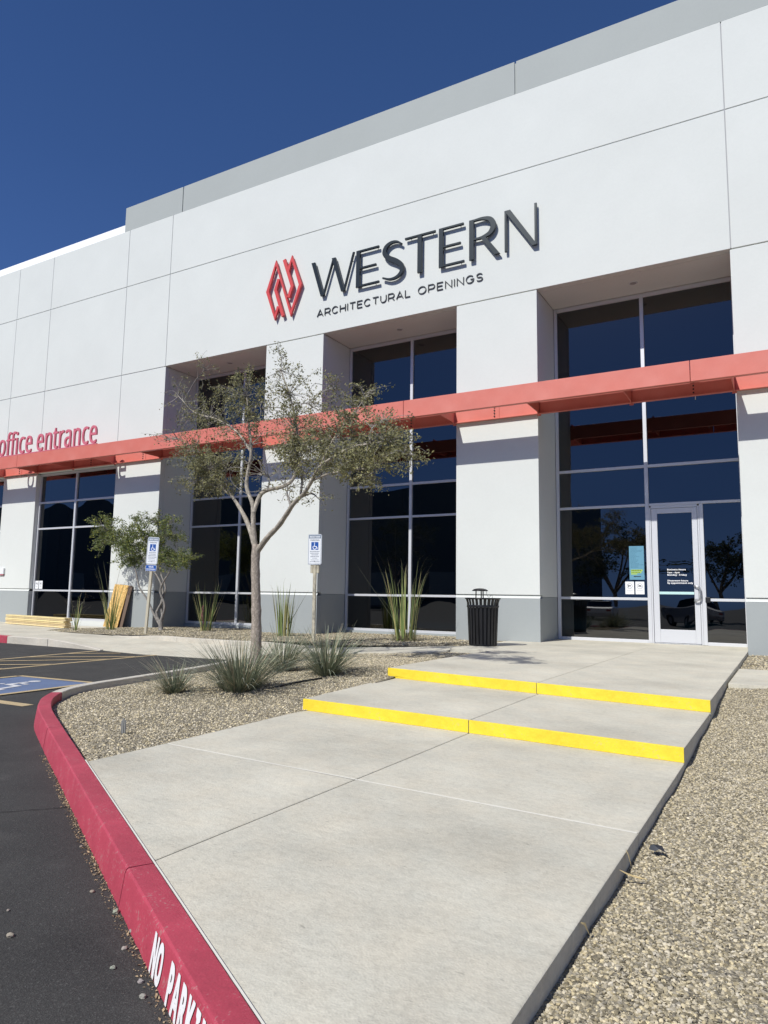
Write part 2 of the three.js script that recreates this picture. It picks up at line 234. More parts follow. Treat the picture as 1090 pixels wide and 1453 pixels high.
{
  // orient the side: planter side has to be towards (-5, 9)
  const k = kerbAt(sOf(-4, kerbZ(-4))); const flip = k.n[0] * (-5 + 4) + k.n[1] * (9 - kerbZ(-4)) < 0 ? -1 : 1;
  const Rr = rng(8);
  const prof = (h) => [[-0.034, -h - 0.03], [-0.03, -h], [-0.009, -0.02], [-0.004, -0.006], [0.005, 0], [0.06, 0.001], [0.112, 0], [0.118, -0.006], [0.12, -0.16]];
  const kerb = thing('kerb', 'raised concrete kerb round the planter, painted red in front and grey behind', null); kerb.userData.kind = 'structure';
  const cuts = [0, 3.1, sOf(1.1, kerbZ(1.1)), sOf(-2.64, 13.67), sOf(-5.6, 12.0), sOf(-7.3, 10.76), sOf(-7.98, 8.1), kerbLen].sort((a, b) => a - b), redEnd = sOf(-7.3, 10.76);
  for (let c = 0; c < cuts.length - 1; c++) {
    const s0 = cuts[c] + 0.005, s1 = cuts[c + 1] - (Math.abs(cuts[c + 1] - redEnd) < 0.01 ? 0 : 0.005), n = Math.max(6, Math.ceil((s1 - s0) / 0.06)), pos = [], uv = [], idx = [];
    let m = 0;
    for (let i = 0; i <= n; i++) {
      const s = lerp(s0, s1, i / n), q = kerbAt(s), y = kerbTopY(q.p.x), P = prof(y - asphaltY(q.p.x)); m = P.length; let v = 0;
      const wob = 0.004 * (Rr() - 0.5);
      P.forEach(([d, dy], j) => { if (j) v += Math.hypot(d - P[j - 1][0], dy - P[j - 1][1]); const e = d + (j < 4 ? wob : j > 6 ? 0.3 * wob : 0); pos.push(q.p.x + q.n[0] * flip * e, y + dy + (j > 2 && j < 7 ? 0.0012 * (Rr() - 0.5) : 0), q.p.z + q.n[1] * flip * e); uv.push(s, v); });
    }
    for (let i = 0; i < n; i++) for (let j = 0; j < m - 1; j++) { const a = i * m + j, b = a + 1, d = a + m, e = d + 1; idx.push(a, b, d, b, e, d); }
    for (const [i, r] of [[0, 1], [n, 0]]) for (let j = 1; j < m - 1; j++) { const a = i * m; r ? idx.push(a, a + j + 1, a + j) : idx.push(a, a + j, a + j + 1); }
    mesh('kerb_segment', toCreasedNormals(geoFrom(pos, idx, uv), 0.45), s1 <= redEnd + 0.01 ? M.red : M.kerbGrey, kerb);
  }
  // stencilled words on the road face
  const t = canvasTex(2048, 256, (x, w, h) => { x.clearRect(0, 0, w, h); x.fillStyle = '#fff'; x.font = 'bold 250px sans-serif'; x.textAlign = 'center'; x.textBaseline = 'middle'; [...'NO PARKING'].forEach((ch, i) => { x.save(); x.translate((i + 0.5) * w / 10, h * 0.52); x.scale(1.12, 1.3); x.lineWidth = 16; x.lineJoin = 'round'; x.strokeStyle = '#fff'; x.strokeText(ch, 0, 0); x.fillText(ch, 0, 0); x.restore(); }); const R = rng(3); x.globalCompositeOperation = 'destination-out'; for (let k = 0; k < 2200; k++) { x.globalAlpha = 0.5 * R(); x.fillRect(R() * w, h * (0.2 + 0.8 * Math.sqrt(R())), 2 + R() * 5, 2 + R() * 8); } });
  const s0 = sOf(-2.12, kerbZ(-2.12)), pos = [], uv = [], idx = [], n = 40;
  for (let i = 0; i <= n; i++) { const q = kerbAt(s0 - 0.76 * (i / n)), y = kerbTopY(q.p.x), h = y - asphaltY(q.p.x); for (const [d, dy, v] of [[-0.0295 - 0.0042, -h + 0.004, 0.0], [-0.0085 - 0.0042, -0.0185, 1]]) { pos.push(q.p.x + q.n[0] * flip * d, y + dy, q.p.z + q.n[1] * flip * d); uv.push(i / n, v); } }
  for (let i = 0; i < n; i++) { const a = 2 * i; idx.push(a, a + 2, a + 1, a + 1, a + 2, a + 3); }
  const words = mesh('kerb_lettering', geoFrom(pos, idx, uv), new THREE.MeshStandardMaterial({ map: t, transparent: true, roughness: 0.7, side: THREE.DoubleSide, color: lin(0.82, 0.8, 0.79) }), kerb);
  words.userData.label = 'white stencilled words on the red kerb face';
}
// ---- walk, steps and entry landing: every slab a piece
{
  const walk = thing('walkway', 'pale concrete walkway with two yellow steps up to the glass door', null); walk.userData.kind = 'structure';
  const g = 0.0055, cx = -2.625, zin = (x) => kerbZ(x) - 0.137;
  const S = (q, f, t = 0.12, n = 8) => mesh('slab', slabQuad(q, f, t, n), M.concrete, walk);
  S([[-4.43, 11.765 - g], [cx - g, 11.765 - g], [cx - g, zin(cx)], [-4.41, zin(-4.41)]].map((p, i) => (i < 2 ? [p[0], p[1] + 2 * g] : p)), walkY);
  S([[cx + g, 11.765 + g], [-0.785, 11.765 + g], [-0.79, zin(-0.79)], [cx + g, zin(cx)]], walkY);
  S([[-4.50, 9.77], [cx - g, 9.77], [cx - g, 11.765 - g], [-4.43, 11.765 - g]], walkY);
  S([[cx + g, 9.77], [-0.783, 9.77], [-0.785, 11.765 - g], [cx + g, 11.765 - g]], walkY);
  S([[-4.76, 7.42], [cx - 0.05 - g, 7.52], [cx - g, 9.80], [-4.51, 9.80]], treadY, 0.16);
  S([[cx - 0.05 + g, 7.52], [-0.785, 7.60], [-0.782, 9.81], [cx + g, 9.80]], treadY, 0.16);
  const ec = (z) => -2.69 + 0.02 * (7 - z) * 0.2;
  S([[-4.92, 3.35], [ec(3.35) - g, 3.35], [ec(7.6) - g, 7.565], [-4.80, 7.47]], entryY, 0.2);
  S([[ec(3.35) + g, 3.35], [-0.78, 3.35], [-0.78, 7.64], [ec(7.6) + g, 7.565]], entryY, 0.2);
  S([[-5.75, 0.004], [ec(0) - g, 0.004], [ec(3.35) - g, 3.35 - 2 * g], [-5.75, 3.35 - 2 * g]], entryY, 0.2);
  S([[ec(0) + g, 0.004], [-0.775, 0.004], [-0.775, 3.35 - 2 * g], [ec(3.35) + g, 3.35 - 2 * g]], entryY, 0.2);
  S([[-4.995, -1.5], [-0.78, -1.5], [-0.78, 0], [-4.995, 0]], entryY, 0.2);
  // pale sealant in the cross joint, dark soil far down in the others
  const sl = []; for (let i = 0; i <= 12; i++) { const x = lerp(-4.42, -0.79, i / 12); sl.push([x, walkY(x, 11.765) - 0.0025, 11.7565], [x, walkY(x, 11.765) - 0.0025, 11.7735]); }
  mesh('joint_sealant', rows([sl.filter((_, i) => i % 2 === 0), sl.filter((_, i) => i % 2 === 1)]), M.sealant, walk);
  const riser = (xL, zL, xR, zR, yt, yb) => { const n = 24, pos = [], idx = [], uv = [], R = rng(xL * 1000 | 0); for (let i = 0; i <= n; i++) { const t = i / n, x = lerp(xL, xR, t), z = lerp(zL, zR, t), T = yt(x, z - 0.01) + 0.001, B = yb(x, z + 0.02) + 0.001, e = 0.003 * (R() - 0.5); pos.push(x, T, z - 0.012 - 0.008 * R(), x, T, z - 0.001, x, T - 0.006, z + 0.0045, x, B, z + 0.005, x, B + 0.0012, z + 0.008 + e * 2); uv.push(x, 0, x, 0.02, x, 0.03, x, 0.03 + T - B, x, 0.05 + T - B); if (i) for (let j = 0; j < 4; j++) { const a = (i - 1) * 5 + j, b = a + 5; idx.push(a, a + 1, b, a + 1, b + 1, b); } } return geoFrom(pos, idx, uv); };
  const j1 = 0.004;
  mesh('riser_paint', riser(-4.51, 9.80, cx - j1, 9.80, treadY, walkY), M.yellow, walk); mesh('riser_paint', riser(cx + j1, 9.80, -0.783, 9.81, treadY, walkY), M.yellow, walk);
  mesh('riser_paint', riser(-4.80, 7.47, ec(7.6) - j1, 7.565, entryY, treadY), M.yellow, walk); mesh('riser_paint', riser(ec(7.6) + j1, 7.565, -0.781, 7.64, entryY, treadY), M.yellow, walk);
  // path leaving to the right
  const cp = thing('side_path', 'narrow concrete path crossing the gravel right of the landing', null); cp.userData.kind = 'structure';
  for (let k = 0; k < 4; k++) mesh('slab', slabQuad([[-0.755 + k * 2, 3.15], [1.24 + k * 2, 3.15], [1.24 + k * 2, 5.5], [-0.755 + k * 2, 5.5]], () => 0.222, 0.12, 3), M.concrete, cp);
}
// ---- far sidewalk
const zBack = (x) => table(x, [[-19.3, 2.6], [-17.1, 3.05], [-15.3, 3.2], [-13, 3.5], [-11, 3.58], [-9.3, 3.3], [-8.35, 2.75], [-7.4, 2.45], [-6.3, 2.1], [-5.6, 2.0]]);
const zFront = (x) => table(x, [[-40, 5.02], [-15.3, 4.97], [-13.5, 5.05], [-13.3, 5.24], [-12.3, 5.3], [-11, 5.2], [-9.4, 5.05], [-8.9, 4.8], [-8.4, 4.35], [-7.5, 4.1], [-6.6, 3.95], [-5.75, 3.45]]);
const swY = (x, z) => { const b = table(x, [[-40, 0.12], [-19, 0.13], [-16, 0.15], [-13, 0.125], [-11, 0.12], [-9, 0.15], [-7, 0.225], [-5.7, 0.29]]), f = table(x, [[-40, 0.155], [-15.5, 0.155], [-14.6, 0.10], [-13.5, 0.006], [-10, -0.01], [-9.2, 0.06], [-8, 0.17], [-6, 0.25], [-5.7, 0.29]]), t = clamp((z - zBack(x)) / (zFront(x) - zBack(x)), 0, 1); return lerp(b, f, t); };
{
  const sw = thing('sidewalk', 'concrete sidewalk along the front of the building with a ramp to the car park', null); sw.userData.kind = 'structure';
  const xs = [-40, -36, -32, -28, -25.5, -23, -21, -19.3, -17.2, -15.3, -14.2, -13.4, -12.2, -11, -9.9, -9.3, -8.9, -8.4, -7.6, -6.8, -6.2, -5.756], gp = 0.002;
  for (let i = 0; i < xs.length - 1; i++) { const a = xs[i] + gp, b = xs[i + 1] - gp, back = (x) => (x < -19.25 ? 0.004 : zBack(x)); mesh('slab', slabQuad([[a, xs[i] < -19.3 ? 0.004 : back(a)], [b, xs[i] < -19.3 ? 0.004 : back(b)], [b, zFront(b)], [a, zFront(a)]], swY, 0.14, 5, 0.005), M.concrete, sw); }
  const fk = thing('far_kerb', 'pale kerb of the far sidewalk dropping to the ramp, red at its left end', null); fk.userData.kind = 'structure';
  for (const [a, b, m] of [[-40, -17.1, M.red], [-17.09, -15.5, M.kerbGrey], [-15.48, -13.5, M.kerbGrey]]) mesh('kerb_segment', slabQuad([[a, zFront(a) + 0.004], [b, zFront(b) + 0.004], [b, zFront(b) + 0.16], [a, zFront(a) + 0.16]], (x) => swY(x, 9) + 0.004, 0.25, 8, 0.015), m, fk);
  const bk = thing('back_kerb', 'low pale kerb holding back the gravel behind the ramp', null); bk.userData.kind = 'structure';
  const seg = [-15.6, -14.4, -12.9, -11.2, -9.9, -9.1];
  for (let i = 0; i < seg.length - 1; i++) { const a = seg[i] + 0.004, b = seg[i + 1] - 0.004; mesh('kerb_segment', slabQuad([[a, zBack(a) - 0.15], [b, zBack(b) - 0.15], [b, zBack(b) - 0.003], [a, zBack(a) - 0.003]], (x) => swY(x, zBack(x)) + 0.005 + 0.105 * smooth(-15.6, -13.2, x) * (1 - 0.7 * smooth(-10.6, -9.1, x)), 0.25, 4, 0.012), M.kerbGrey, bk); }
}
// ---- gravel beds
const planterL = (z) => table(z, [[3.4, -9.0], [5.3, -8.55], [6.5, -8.22], [8, -7.88], [8.8, -7.76], [9.5, -7.62], [10.05, -7.5], [10.46, -7.34], [10.86, -7.06], [11.2, -6.7], [11.58, -6.1], [12.07, -5.27], [12.5, -4.5], [12.56, -4.36]]);
const planterR = (z) => table(z, [[3.4, -4.85], [7.45, -4.74], [7.5, -4.70], [9.8, -4.46], [12.56, -4.36]]);
const planterY = (x, z) => { const t = clamp((x - planterL(z)) / Math.max(0.02, planterR(z) - planterL(z)), 0, 1), R = table(z, [[3.4, 0.235], [5, 0.235], [7, 0.25], [7.7, 0.205], [9.2, 0.165], [9.8, 0.095], [10.4, 0.07], [12.6, 0.068]]), Lf = kerbTopY(x) - 0.075, m = 0.035 * Math.sin(Math.PI * t) ; return lerp(Lf, R, smooth(0, 1, t)) + m + 0.006 * Math.sin(x * 5.1 + z * 3.3) + 0.005 * Math.sin(x * 11.7 - z * 7.1); };
const bedR_Y = (x, z) => table(z, [[-0.1, 0.235], [3.1, 0.2], [5.5, 0.175], [6.9, 0.105], [7.7, 0.055], [9.7, -0.012], [10.5, -0.045], [13, -0.058], [16, -0.05]]) + 0.008 * Math.sin(x * 4.3 + z * 2.7) + 0.006 * Math.sin(x * 9.1 - z * 6.2) - 0.012 * (1 - smooth(-0.78, -0.6, x));
const stripY = (x, z) => table(x, [[-19.3, 0.15], [-17, 0.185], [-13, 0.215], [-11, 0.23], [-8, 0.255], [-5.7, 0.275]]) + 0.008 * Math.sin(x * 3.1 + z * 2.2) + 0.004 * Math.sin(x * 8.7 - z * 5.3) - 0.03 * smooth(zBack(x) - 0.5, zBack(x), z) * (x > -9 || x < -15 ? 1 : 0);
{
  const pr = []; for (let i = 0; i <= 92; i++) { const z = lerp(3.4, 12.56, i / 92), r = []; for (let j = 0; j <= 40; j++) { const x = lerp(planterL(z) - 0.03, planterR(z) + 0.03, j / 40); r.push([x, planterY(x, z), z]); } pr.push(r); }
  tag(mesh('planter_ground', rows(pr), M.gravelBed), 'gravelly soil of the planter inside the kerb', null, null, 'structure');
  const rr = []; for (let i = 0; i <= 90; i++) { const z = lerp(-0.02, 19, i / 90), r = []; for (let j = 0; j <= 40; j++) { const x = lerp(-0.80, 9, Math.pow(j / 40, 1.6)), zz = Math.min(z, kerbZ(x) - 0.125); r.push([x, bedR_Y(x, zz), zz]); } rr.push(r); }
  tag(mesh('gravel_ground', rows(rr), M.gravelBed), 'gravel bed right of the walkway', null, null, 'structure');
  const sr = []; for (let i = 0; i <= 110; i++) { const x = lerp(-19.3, -5.74, i / 110), r = []; for (let j = 0; j <= 26; j++) { const z = lerp(-1.45, zBack(x) + 0.02 - (x > -15.6 && x < -9.1 ? 0.15 : 0), j / 26); r.push([x, stripY(x, z), z]); } sr.push(r); }
  tag(mesh('strip_ground', rows(sr.map((r) => r.slice().reverse())), M.gravelBed), 'gravel strip between the sidewalk and the building', null, null, 'structure');
  // loose stones
  const stoneGeo = (seed) => { const R = rng(seed), g = new THREE.IcosahedronGeometry(0.5, 0); const p = g.attributes.position, cache = {}; const sx = 0.8 + R() * 0.5, sy = 0.5 + R() * 0.25, sz = 0.7 + R() * 0.4; for (let i = 0; i < p.count; i++) { const k = [p.getX(i), p.getY(i), p.getZ(i)].map((v) => v.toFixed(3)).join(); const f = cache[k] ??= 0.75 + R() * 0.5; p.setXYZ(i, p.getX(i) * f * sx, p.getY(i) * f * sy, p.getZ(i) * f * sz); } g.computeVertexNormals(); return g; };
  const geos = [stoneGeo(1), stoneGeo(2), stoneGeo(3)];
  const beds = [];
  const R = rng(99), add = (n, pick, yf, s0, s1) => { for (let k = 0; k < n; k++) { const q = pick(); if (!q) continue; const s = s0 + (s1 - s0) * Math.pow(R(), 2.2); beds.push([q[0], yf(q[0], q[1]) + s * 0.14, q[1], s]); } };
  const scatter = (label, name, tone = 1) => {
    // three stone shapes, each an instanced set; merged as one thing
    const o = new THREE.Group(); o.name = numbered(name); scene.add(o); tag(o, label, 'gravel', null, 'stuff');
    const m4 = new THREE.Matrix4(), e = new THREE.Euler(), qn = new THREE.Quaternion(), c = new THREE.Color();
    geos.forEach((g, gi) => { const L = beds.filter((_, i) => i % 3 === gi), im = new THREE.InstancedMesh(g, M.stone, L.length); im.name = 'stones'; im.userData.kind = 'stuff'; im.castShadow = im.receiveShadow = true; L.forEach(([x, y, z, s], i) => { e.set((R() - 0.5) * 1.3, R() * 6.28, (R() - 0.5) * 1.3); qn.setFromEuler(e); m4.compose(new THREE.Vector3(x, y, z), qn, new THREE.Vector3(s, s * (0.8 + R() * 0.5), s)); im.setMatrixAt(i, m4); const v = tone * (0.13 + 0.48 * Math.pow(R(), 1.2) + (R() > 0.97 ? 0.2 : 0)), t = R(); im.setColorAt(i, c.setRGB(v * (1.06 + 0.05 * t), v * (0.95 - 0.02 * t), v * (0.74 - 0.18 * t))); }); o.add(im); });
    beds.length = 0;
  };
  add(215000, () => { const x = -0.77 + 1.35 * R(), z = lerp(5.5, 15.6, Math.pow(R(), 0.8)); return z < kerbZ(x) - 0.14 ? [x, z] : null; }, bedR_Y, 0.006, 0.021);
  add(9000, () => { const x = 0.5 + 5 * R(), z = lerp(5.6, 17, R()); return z < kerbZ(x) - 0.14 ? [x, z] : null; }, bedR_Y, 0.02, 0.05);
  add(5000, () => [-0.76 + 1.6 * R(), 3.1 * R()], bedR_Y, 0.016, 0.045);
  scatter('tan crushed gravel stones filling the bed right of the walkway', 'gravel');
  add(160000, () => { const z = lerp(3.45, 12.5, R()), a = planterL(z), b = planterR(z); if (R() > (b - a) / 4.3) return null; return [lerp(a, b, R()), z]; }, planterY, 0.008, 0.023);
  scatter('grey brown crushed gravel stones in the planter behind the red kerb', 'gravel', 1.2);
  add(42000, () => { const x = lerp(-19.2, -5.8, R()), z = lerp(-1.3, zBack(x) - (x > -15.6 && x < -9.1 ? 0.16 : 0.01), R()); return [x, z]; }, stripY, 0.016, 0.042);
  scatter('tan gravel stones in the strip along the foot of the facade', 'gravel');
}
// ---- car park markings, each a sheet 4 mm above what it lies on
{
  const sheet = (name, pts, m, dy, label) => { const g = new THREE.ShapeGeometry(quad(...pts.map(([x, z]) => [x, -z]))); const p = g.attributes.position; const pos = []; for (let i = 0; i < p.count; i++) pos.push(p.getX(i), asphaltY(p.getX(i)) + dy, -p.getY(i)); const uv = []; for (let i = 0; i < p.count; i++) uv.push(p.getX(i), -p.getY(i)); const o = mesh(name, geoFrom(pos, [...g.index.array], uv), m); return tag(o, label, null, null, 'structure'); };
  const line = (x0, z0, x1, z1, w, label, dy = 0.004) => { const d = Math.hypot(x1 - x0, z1 - z0), nx = -(z1 - z0) / d * w / 2, nz = (x1 - x0) / d * w / 2; return sheet('parking_stripe', [[x0 + nx, z0 + nz], [x1 + nx, z1 + nz], [x1 - nx, z1 - nz], [x0 - nx, z0 - nz]], M.stripe, dy, label); };
  line(-13.5, 5.28, -12.8, 10.6, 0.1, 'left edge stripe of the hatched aisle'); line(-11.7, 5.25, -11.45, 10.6, 0.1, 'right edge stripe of the hatched aisle');
  [[-13.3, 6.15, -12.6, 5.4], [-13.18, 7.13, -11.72, 5.78], [-13.0, 8.15, -11.62, 6.45], [-12.9, 9.0, -11.58, 7.75], [-12.8, 9.9, -11.55, 8.7]].forEach((q, i) => line(...q, 0.1, ['hatch stripe nearest the ramp', 'second hatch stripe from the ramp', 'third hatch stripe from the ramp', 'fourth hatch stripe from the ramp', 'hatch stripe farthest from the ramp'][i], 0.008));
  sheet('parking_emblem_field', [[-10.34, 9.12], [-8.8, 9.02], [-8.72, 10.55], [-10.34, 10.65]], M.blueGround, 0.004, 'blue painted square of the accessible parking space');
  line(-10.4, 9.14, -8.74, 9.03, 0.1, 'tan border stripe of the blue square on the building side', 0.008); line(-8.76, 9.08, -8.69, 10.6, 0.1, 'tan border stripe of the blue square on the kerb side', 0.012); line(-10.36, 9.2, -10.36, 10.6, 0.1, 'tan border stripe of the blue square away from the kerb', 0.012);
  line(-9.6, 10.86, -7.7, 10.79, 0.15, 'broad tan stripe reaching the bend of the red kerb');
  // wheelchair figure lying towards the building
  const fig = [], P = (x, y) => [-9.52 + x, -(9.95 - y)];
  const poly = (pts) => fig.push(new THREE.ShapeGeometry(quad(...pts.map((p) => P(...p)))));
  const stroke = (pts, w) => fig.push(new THREE.ShapeGeometry(ribbon(pts.map((p) => P(...p)), w)));
  const arc = (cx, cy, r, a0, a1, n = 16) => Array.from({ length: n + 1 }, (_, i) => { const a = lerp(a0, a1, i / n); return [cx + r * Math.cos(a), cy + r * Math.sin(a)]; });
  poly(arc(-0.08, 0.52, 0.085, 0, 6.2, 14)); stroke([[-0.08, 0.42], [-0.05, 0.1], [0.2, 0.08], [0.3, -0.3], [0.42, -0.27]], 0.045); stroke([[-0.06, 0.27], [0.16, 0.25]], 0.035); stroke(arc(-0.02, -0.12, 0.27, 2.1, 6.0), 0.038);
  const pos = [], idx = [], uv = []; for (const g of fig) { const b = pos.length / 3, p = g.attributes.position; for (let i = 0; i < p.count; i++) { pos.push(p.getX(i), asphaltY(p.getX(i)) + 0.0085, -p.getY(i)); uv.push(p.getX(i), p.getY(i)); } idx.push(...[...g.index.array].map((k) => k + b)); }
  tag(mesh('parking_emblem', geoFrom(pos, idx, uv), M.whiteGround), 'white wheelchair figure painted on the blue square', null, null, 'structure');
  // tar-filled crack
  const cr = [[-4.6, 13.35], [-4.42, 13.33], [-4.3, 13.2], [-4.2, 13.08], [-4.12, 12.98], [-4.05, 12.91]], cp = [], ci = [], RC = rng(4); cr.flatMap((a, i) => (i ? [0.33, 0.66, 1].map((t) => [lerp(cr[i - 1][0], a[0], t) + 0.02 * (RC() - 0.5), lerp(cr[i - 1][1], a[1], t) + 0.02 * (RC() - 0.5)]) : [a])).forEach(([x, z], i) => { const w = 0.003 + 0.004 * RC(); cp.push(x, asphaltY(x) + 0.0035, z - w, x, asphaltY(x) + 0.0035, z + w); if (i) { const a = 2 * i - 2; ci.push(a, a + 1, a + 2, a + 1, a + 3, a + 2); } });
  tag(mesh('asphalt_crack', geoFrom(cp, ci), std(0.012, 0.012, 0.012, 0.9)), 'thin tarred crack running into the red kerb', null, null, 'structure');
}
{ // unpainted rim of the walk along the red kerb
  const a = [], b = []; for (let i = 0; i <= 30; i++) { const x = lerp(-4.42, -0.8, i / 30), z = kerbZ(x) - 0.139; a.push([x, Math.max(walkY(x, z), kerbTopY(x)) + 0.0022, z - 0.003]); b.push([x, Math.max(walkY(x, z), kerbTopY(x)) + 0.0022, z + 0.007]); }
  mesh('rim', rows([a, b]), M.sealant, scene.getObjectByName('walkway'));
}

// ================================================================ BUILDING
const G = -1.4;                                                      // front of the recessed glazing
const bld = thing('office_building', 'white tilt-up concrete office building with grey base and dark recessed windows', 'building');
const piers = [[-26.15, -24.11], [-19.78, -17.63], [-13.37, -11.28], [-7.12, -5.0], [-0.77, 1.36]];
const bays = [[-17.63, -13.37], [-11.28, -7.12], [-5.0, -0.77]];
{
  const gp = 0.0075, W = M.white, P = (x0, x1, y0, y1, m = W, z1 = 0, z0 = -0.2) => mesh('wall_panel', bx(x0 + gp, x1 - gp, y0 + gp, y1 - gp, z0, z1, 0.012), m, bld);
  const cols = [-60, -43, -26.15, -24.02, -19.785, -17.65, -0.745, 16.2], hi = 11.98, hd = 8.765, tp = 14.095;
  for (let i = 0; i < cols.length - 1; i++) { P(cols[i], cols[i + 1], hi, tp + gp); P(cols[i], cols[i + 1], hd, hi); }
  // lower course over the shallow left window, and blank walls to either side
  P(-26.15, -24.02, 5.62, hd); P(-24.02, -19.785, 5.62, hd); P(-60, -43, 1.36, hd); P(-43, -28.3, 1.36, hd); P(-28.3, -26.15, 5.62, hd); P(1.36, 16.2, 1.36, hd);
  for (const [x0, x1] of [[-60, -28.3], [1.36, 16.2]]) { mesh('base_panel', bx(x0, x1, -0.3, 1.30, -0.2, 0, 0.01), M.greyPlinth, bld); }
  // backing behind the joints
  mesh('backing_wall', [bx(-60, 16.2, hd + 0.03, tp - 0.03, -1.5, -0.018, 0), bx(-60, -28.35, 0, hd + 0.03, -1.5, -0.018, 0), bx(-28.32, -17.72, 5.66, hd + 0.03, -1.5, -0.018, 0), bx(1.40, 16.2, 0, hd + 0.03, -1.5, -0.018, 0)], M.groove, bld);
  // piers: front panel, return set behind a fine joint, grey base with a sloped white ledge
  for (const [x0, x1] of piers) {
    const deep = x0 > -24 ? -1.52 : -0.6, top = x0 < -24 ? 5.62 : hd;
    mesh('pier', bx(x0, x1, 1.365, top - 0.012, -0.19, 0, 0.014), W, bld);
    mesh('pier_return', bx(x0 + 0.005, x1 - 0.005, 1.33, top - 0.004, deep, -0.196, 0.004), M.whiteReturn, bld);
    mesh('base_panel', bx(x0, x1, -0.3, 1.285, -0.19, -0.002, 0.008), M.greyPlinth, bld);
    mesh('base_return', bx(x0 + 0.005, x1 - 0.005, -0.3, 1.325, deep, -0.196, 0.003), M.greyPlinth, bld);
    mesh('base_ledge', geoFrom([x0, 1.288, 0.001, x1, 1.288, 0.001, x0, 1.335, -0.03, x1, 1.335, -0.03, x0, 1.358, -0.032, x1, 1.358, -0.032], [0, 1, 2, 1, 3, 2, 2, 3, 4, 3, 5, 4], [0, 0, 1, 0, 0, 1, 1, 1, 0, 2, 1, 2]), W, bld);
  }
  // soffits of the deep bays, and lights in them
  for (const [x0, x1] of bays) {
    mesh('soffit', bx(x0 + 0.002, x1 - 0.002, hd + 0.004, hd + 0.028, -1.5, -0.2, 0.002), M.soffit, bld);
    const xc = (x0 + x1) / 2, l = group('soffit_light', bld);
    const ring = new THREE.TorusGeometry(0.085, 0.014, 8, 24); ring.rotateX(Math.PI / 2); ring.translate(xc, hd + 0.002, -0.75); mesh('ring', ring, M.alu, l);
    const lens = new THREE.CylinderGeometry(0.078, 0.078, 0.012, 20); lens.translate(xc, hd + 0.0, -0.75); mesh('lens', lens, std(0.35, 0.34, 0.33, 0.4), l);
  }
  // parapet
  const jx = [-20.11, -17.245, -5.5, 6.2, 16.2];
  for (let i = 0; i < 4; i++) mesh('parapet_panel', bx(jx[i] + 0.02, jx[i + 1] - 0.02, tp + 0.006, 15.02, -0.22, -0.015, 0.012), M.greyBand, bld);
  mesh('parapet_backing', bx(-20.0, 16.1, tp + 0.006, 14.98, -0.4, -0.045, 0), M.greyBand, bld);
  mesh('roof_upstand', bx(-60, -20.3, 13.9, 14.775, -1.1, -0.5, 0.02), M.brightWall, bld);
  mesh('wall_cap', bx(-60, 16.2, tp - 0.04, tp + 0.003, -1.5, -0.21, 0.004), M.white, bld);
  // body of the building behind the front: closed room behind the glass
  mesh('roof', bx(-60, 16.2, 13.4, 13.7, -30, -1.5, 0), M.roof, bld);
  mesh('side_wall', bx(-60.2, -60, -0.3, 14, -30, 0, 0), M.white, bld); mesh('side_wall', bx(16.2, 16.4, -0.3, 14, -30, 0, 0), M.white, bld);
  mesh('rear_wall', bx(-60.2, 16.4, -0.3, 14, -30.2, -30, 0), M.white, bld);
  mesh('interior_wall', [bx(-28.3, 1.4, 0.25, 9.4, -8.2, -8, 0), bx(1.2, 1.4, 0.25, 9.4, -8, -1.52, 0), bx(-28.5, -28.3, 0.25, 9.4, -8.2, -0.6, 0), bx(-12.35, -12.2, 0.25, 9.3, -8, -1.53, 0), bx(-19.0, -18.85, 0.25, 9.3, -8, -1.53, 0)], M.interior, bld);
  mesh('interior_floor', bx(-28.3, 1.2, 0.1, 0.29, -8, -1.52, 0), M.interiorFloor, bld);
  mesh('interior_ceiling', bx(-28.4, 1.3, 9.2, 9.4, -8, -1.51, 0), M.interior, bld);
  // reception counter and a standing partition seen faintly through the glass
  mesh('interior_partition', bx(-15.0, -14.85, 0.3, 3.2, -3.0, -2.2, 0.01), M.interior, bld); mesh('interior_counter', bx(-10.6, -8.4, 0.3, 1.1, -4.6, -4.0, 0.02), M.interior, bld); mesh('interior_counter', bx(-4.3, -2.9, 0.3, 1.05, -5.0, -4.3, 0.02), M.interior, bld);
}
// ---- glazing
const RP = rng(321);
function pane(parent, x0, x1, y0, y1, z) {
  const n = 10, pos = [], idx = [], uv = [], a = (RP() - 0.3) * 0.007, tx = (RP() - 0.5) * 0.003, b = (RP() - 0.5) * 0.0003;
  for (let j = 0; j <= n; j++) for (let i = 0; i <= n; i++) { const u = i / n, v = j / n, U = 2 * u - 1, V = 2 * v - 1; pos.push(lerp(x0, x1, u), lerp(y0, y1, v), z - a * (1 - U * U) * (1 - V * V) + tx * U + b * Math.sin(5 * U + 3 * V)); uv.push(u, v); }
  for (let j = 0; j < n; j++) for (let i = 0; i < n; i++) { const k = j * (n + 1) + i; idx.push(k, k + 1, k + n + 1, k + 1, k + n + 2, k + n + 1); }
  return mesh('pane', geoFrom(pos, idx, uv), M.glass, parent);
}
const barV = (p, x0, x1, y0, y1, z) => mesh('mullion', bx(x0, x1, y0, y1, z - 0.13, z, 0.004), M.alu, p);
const barH = (p, x0, x1, y0, y1, z) => mesh('transom', bx(x0, x1, y0, y1, z - 0.12, z - 0.004, 0.004), M.alu, p);
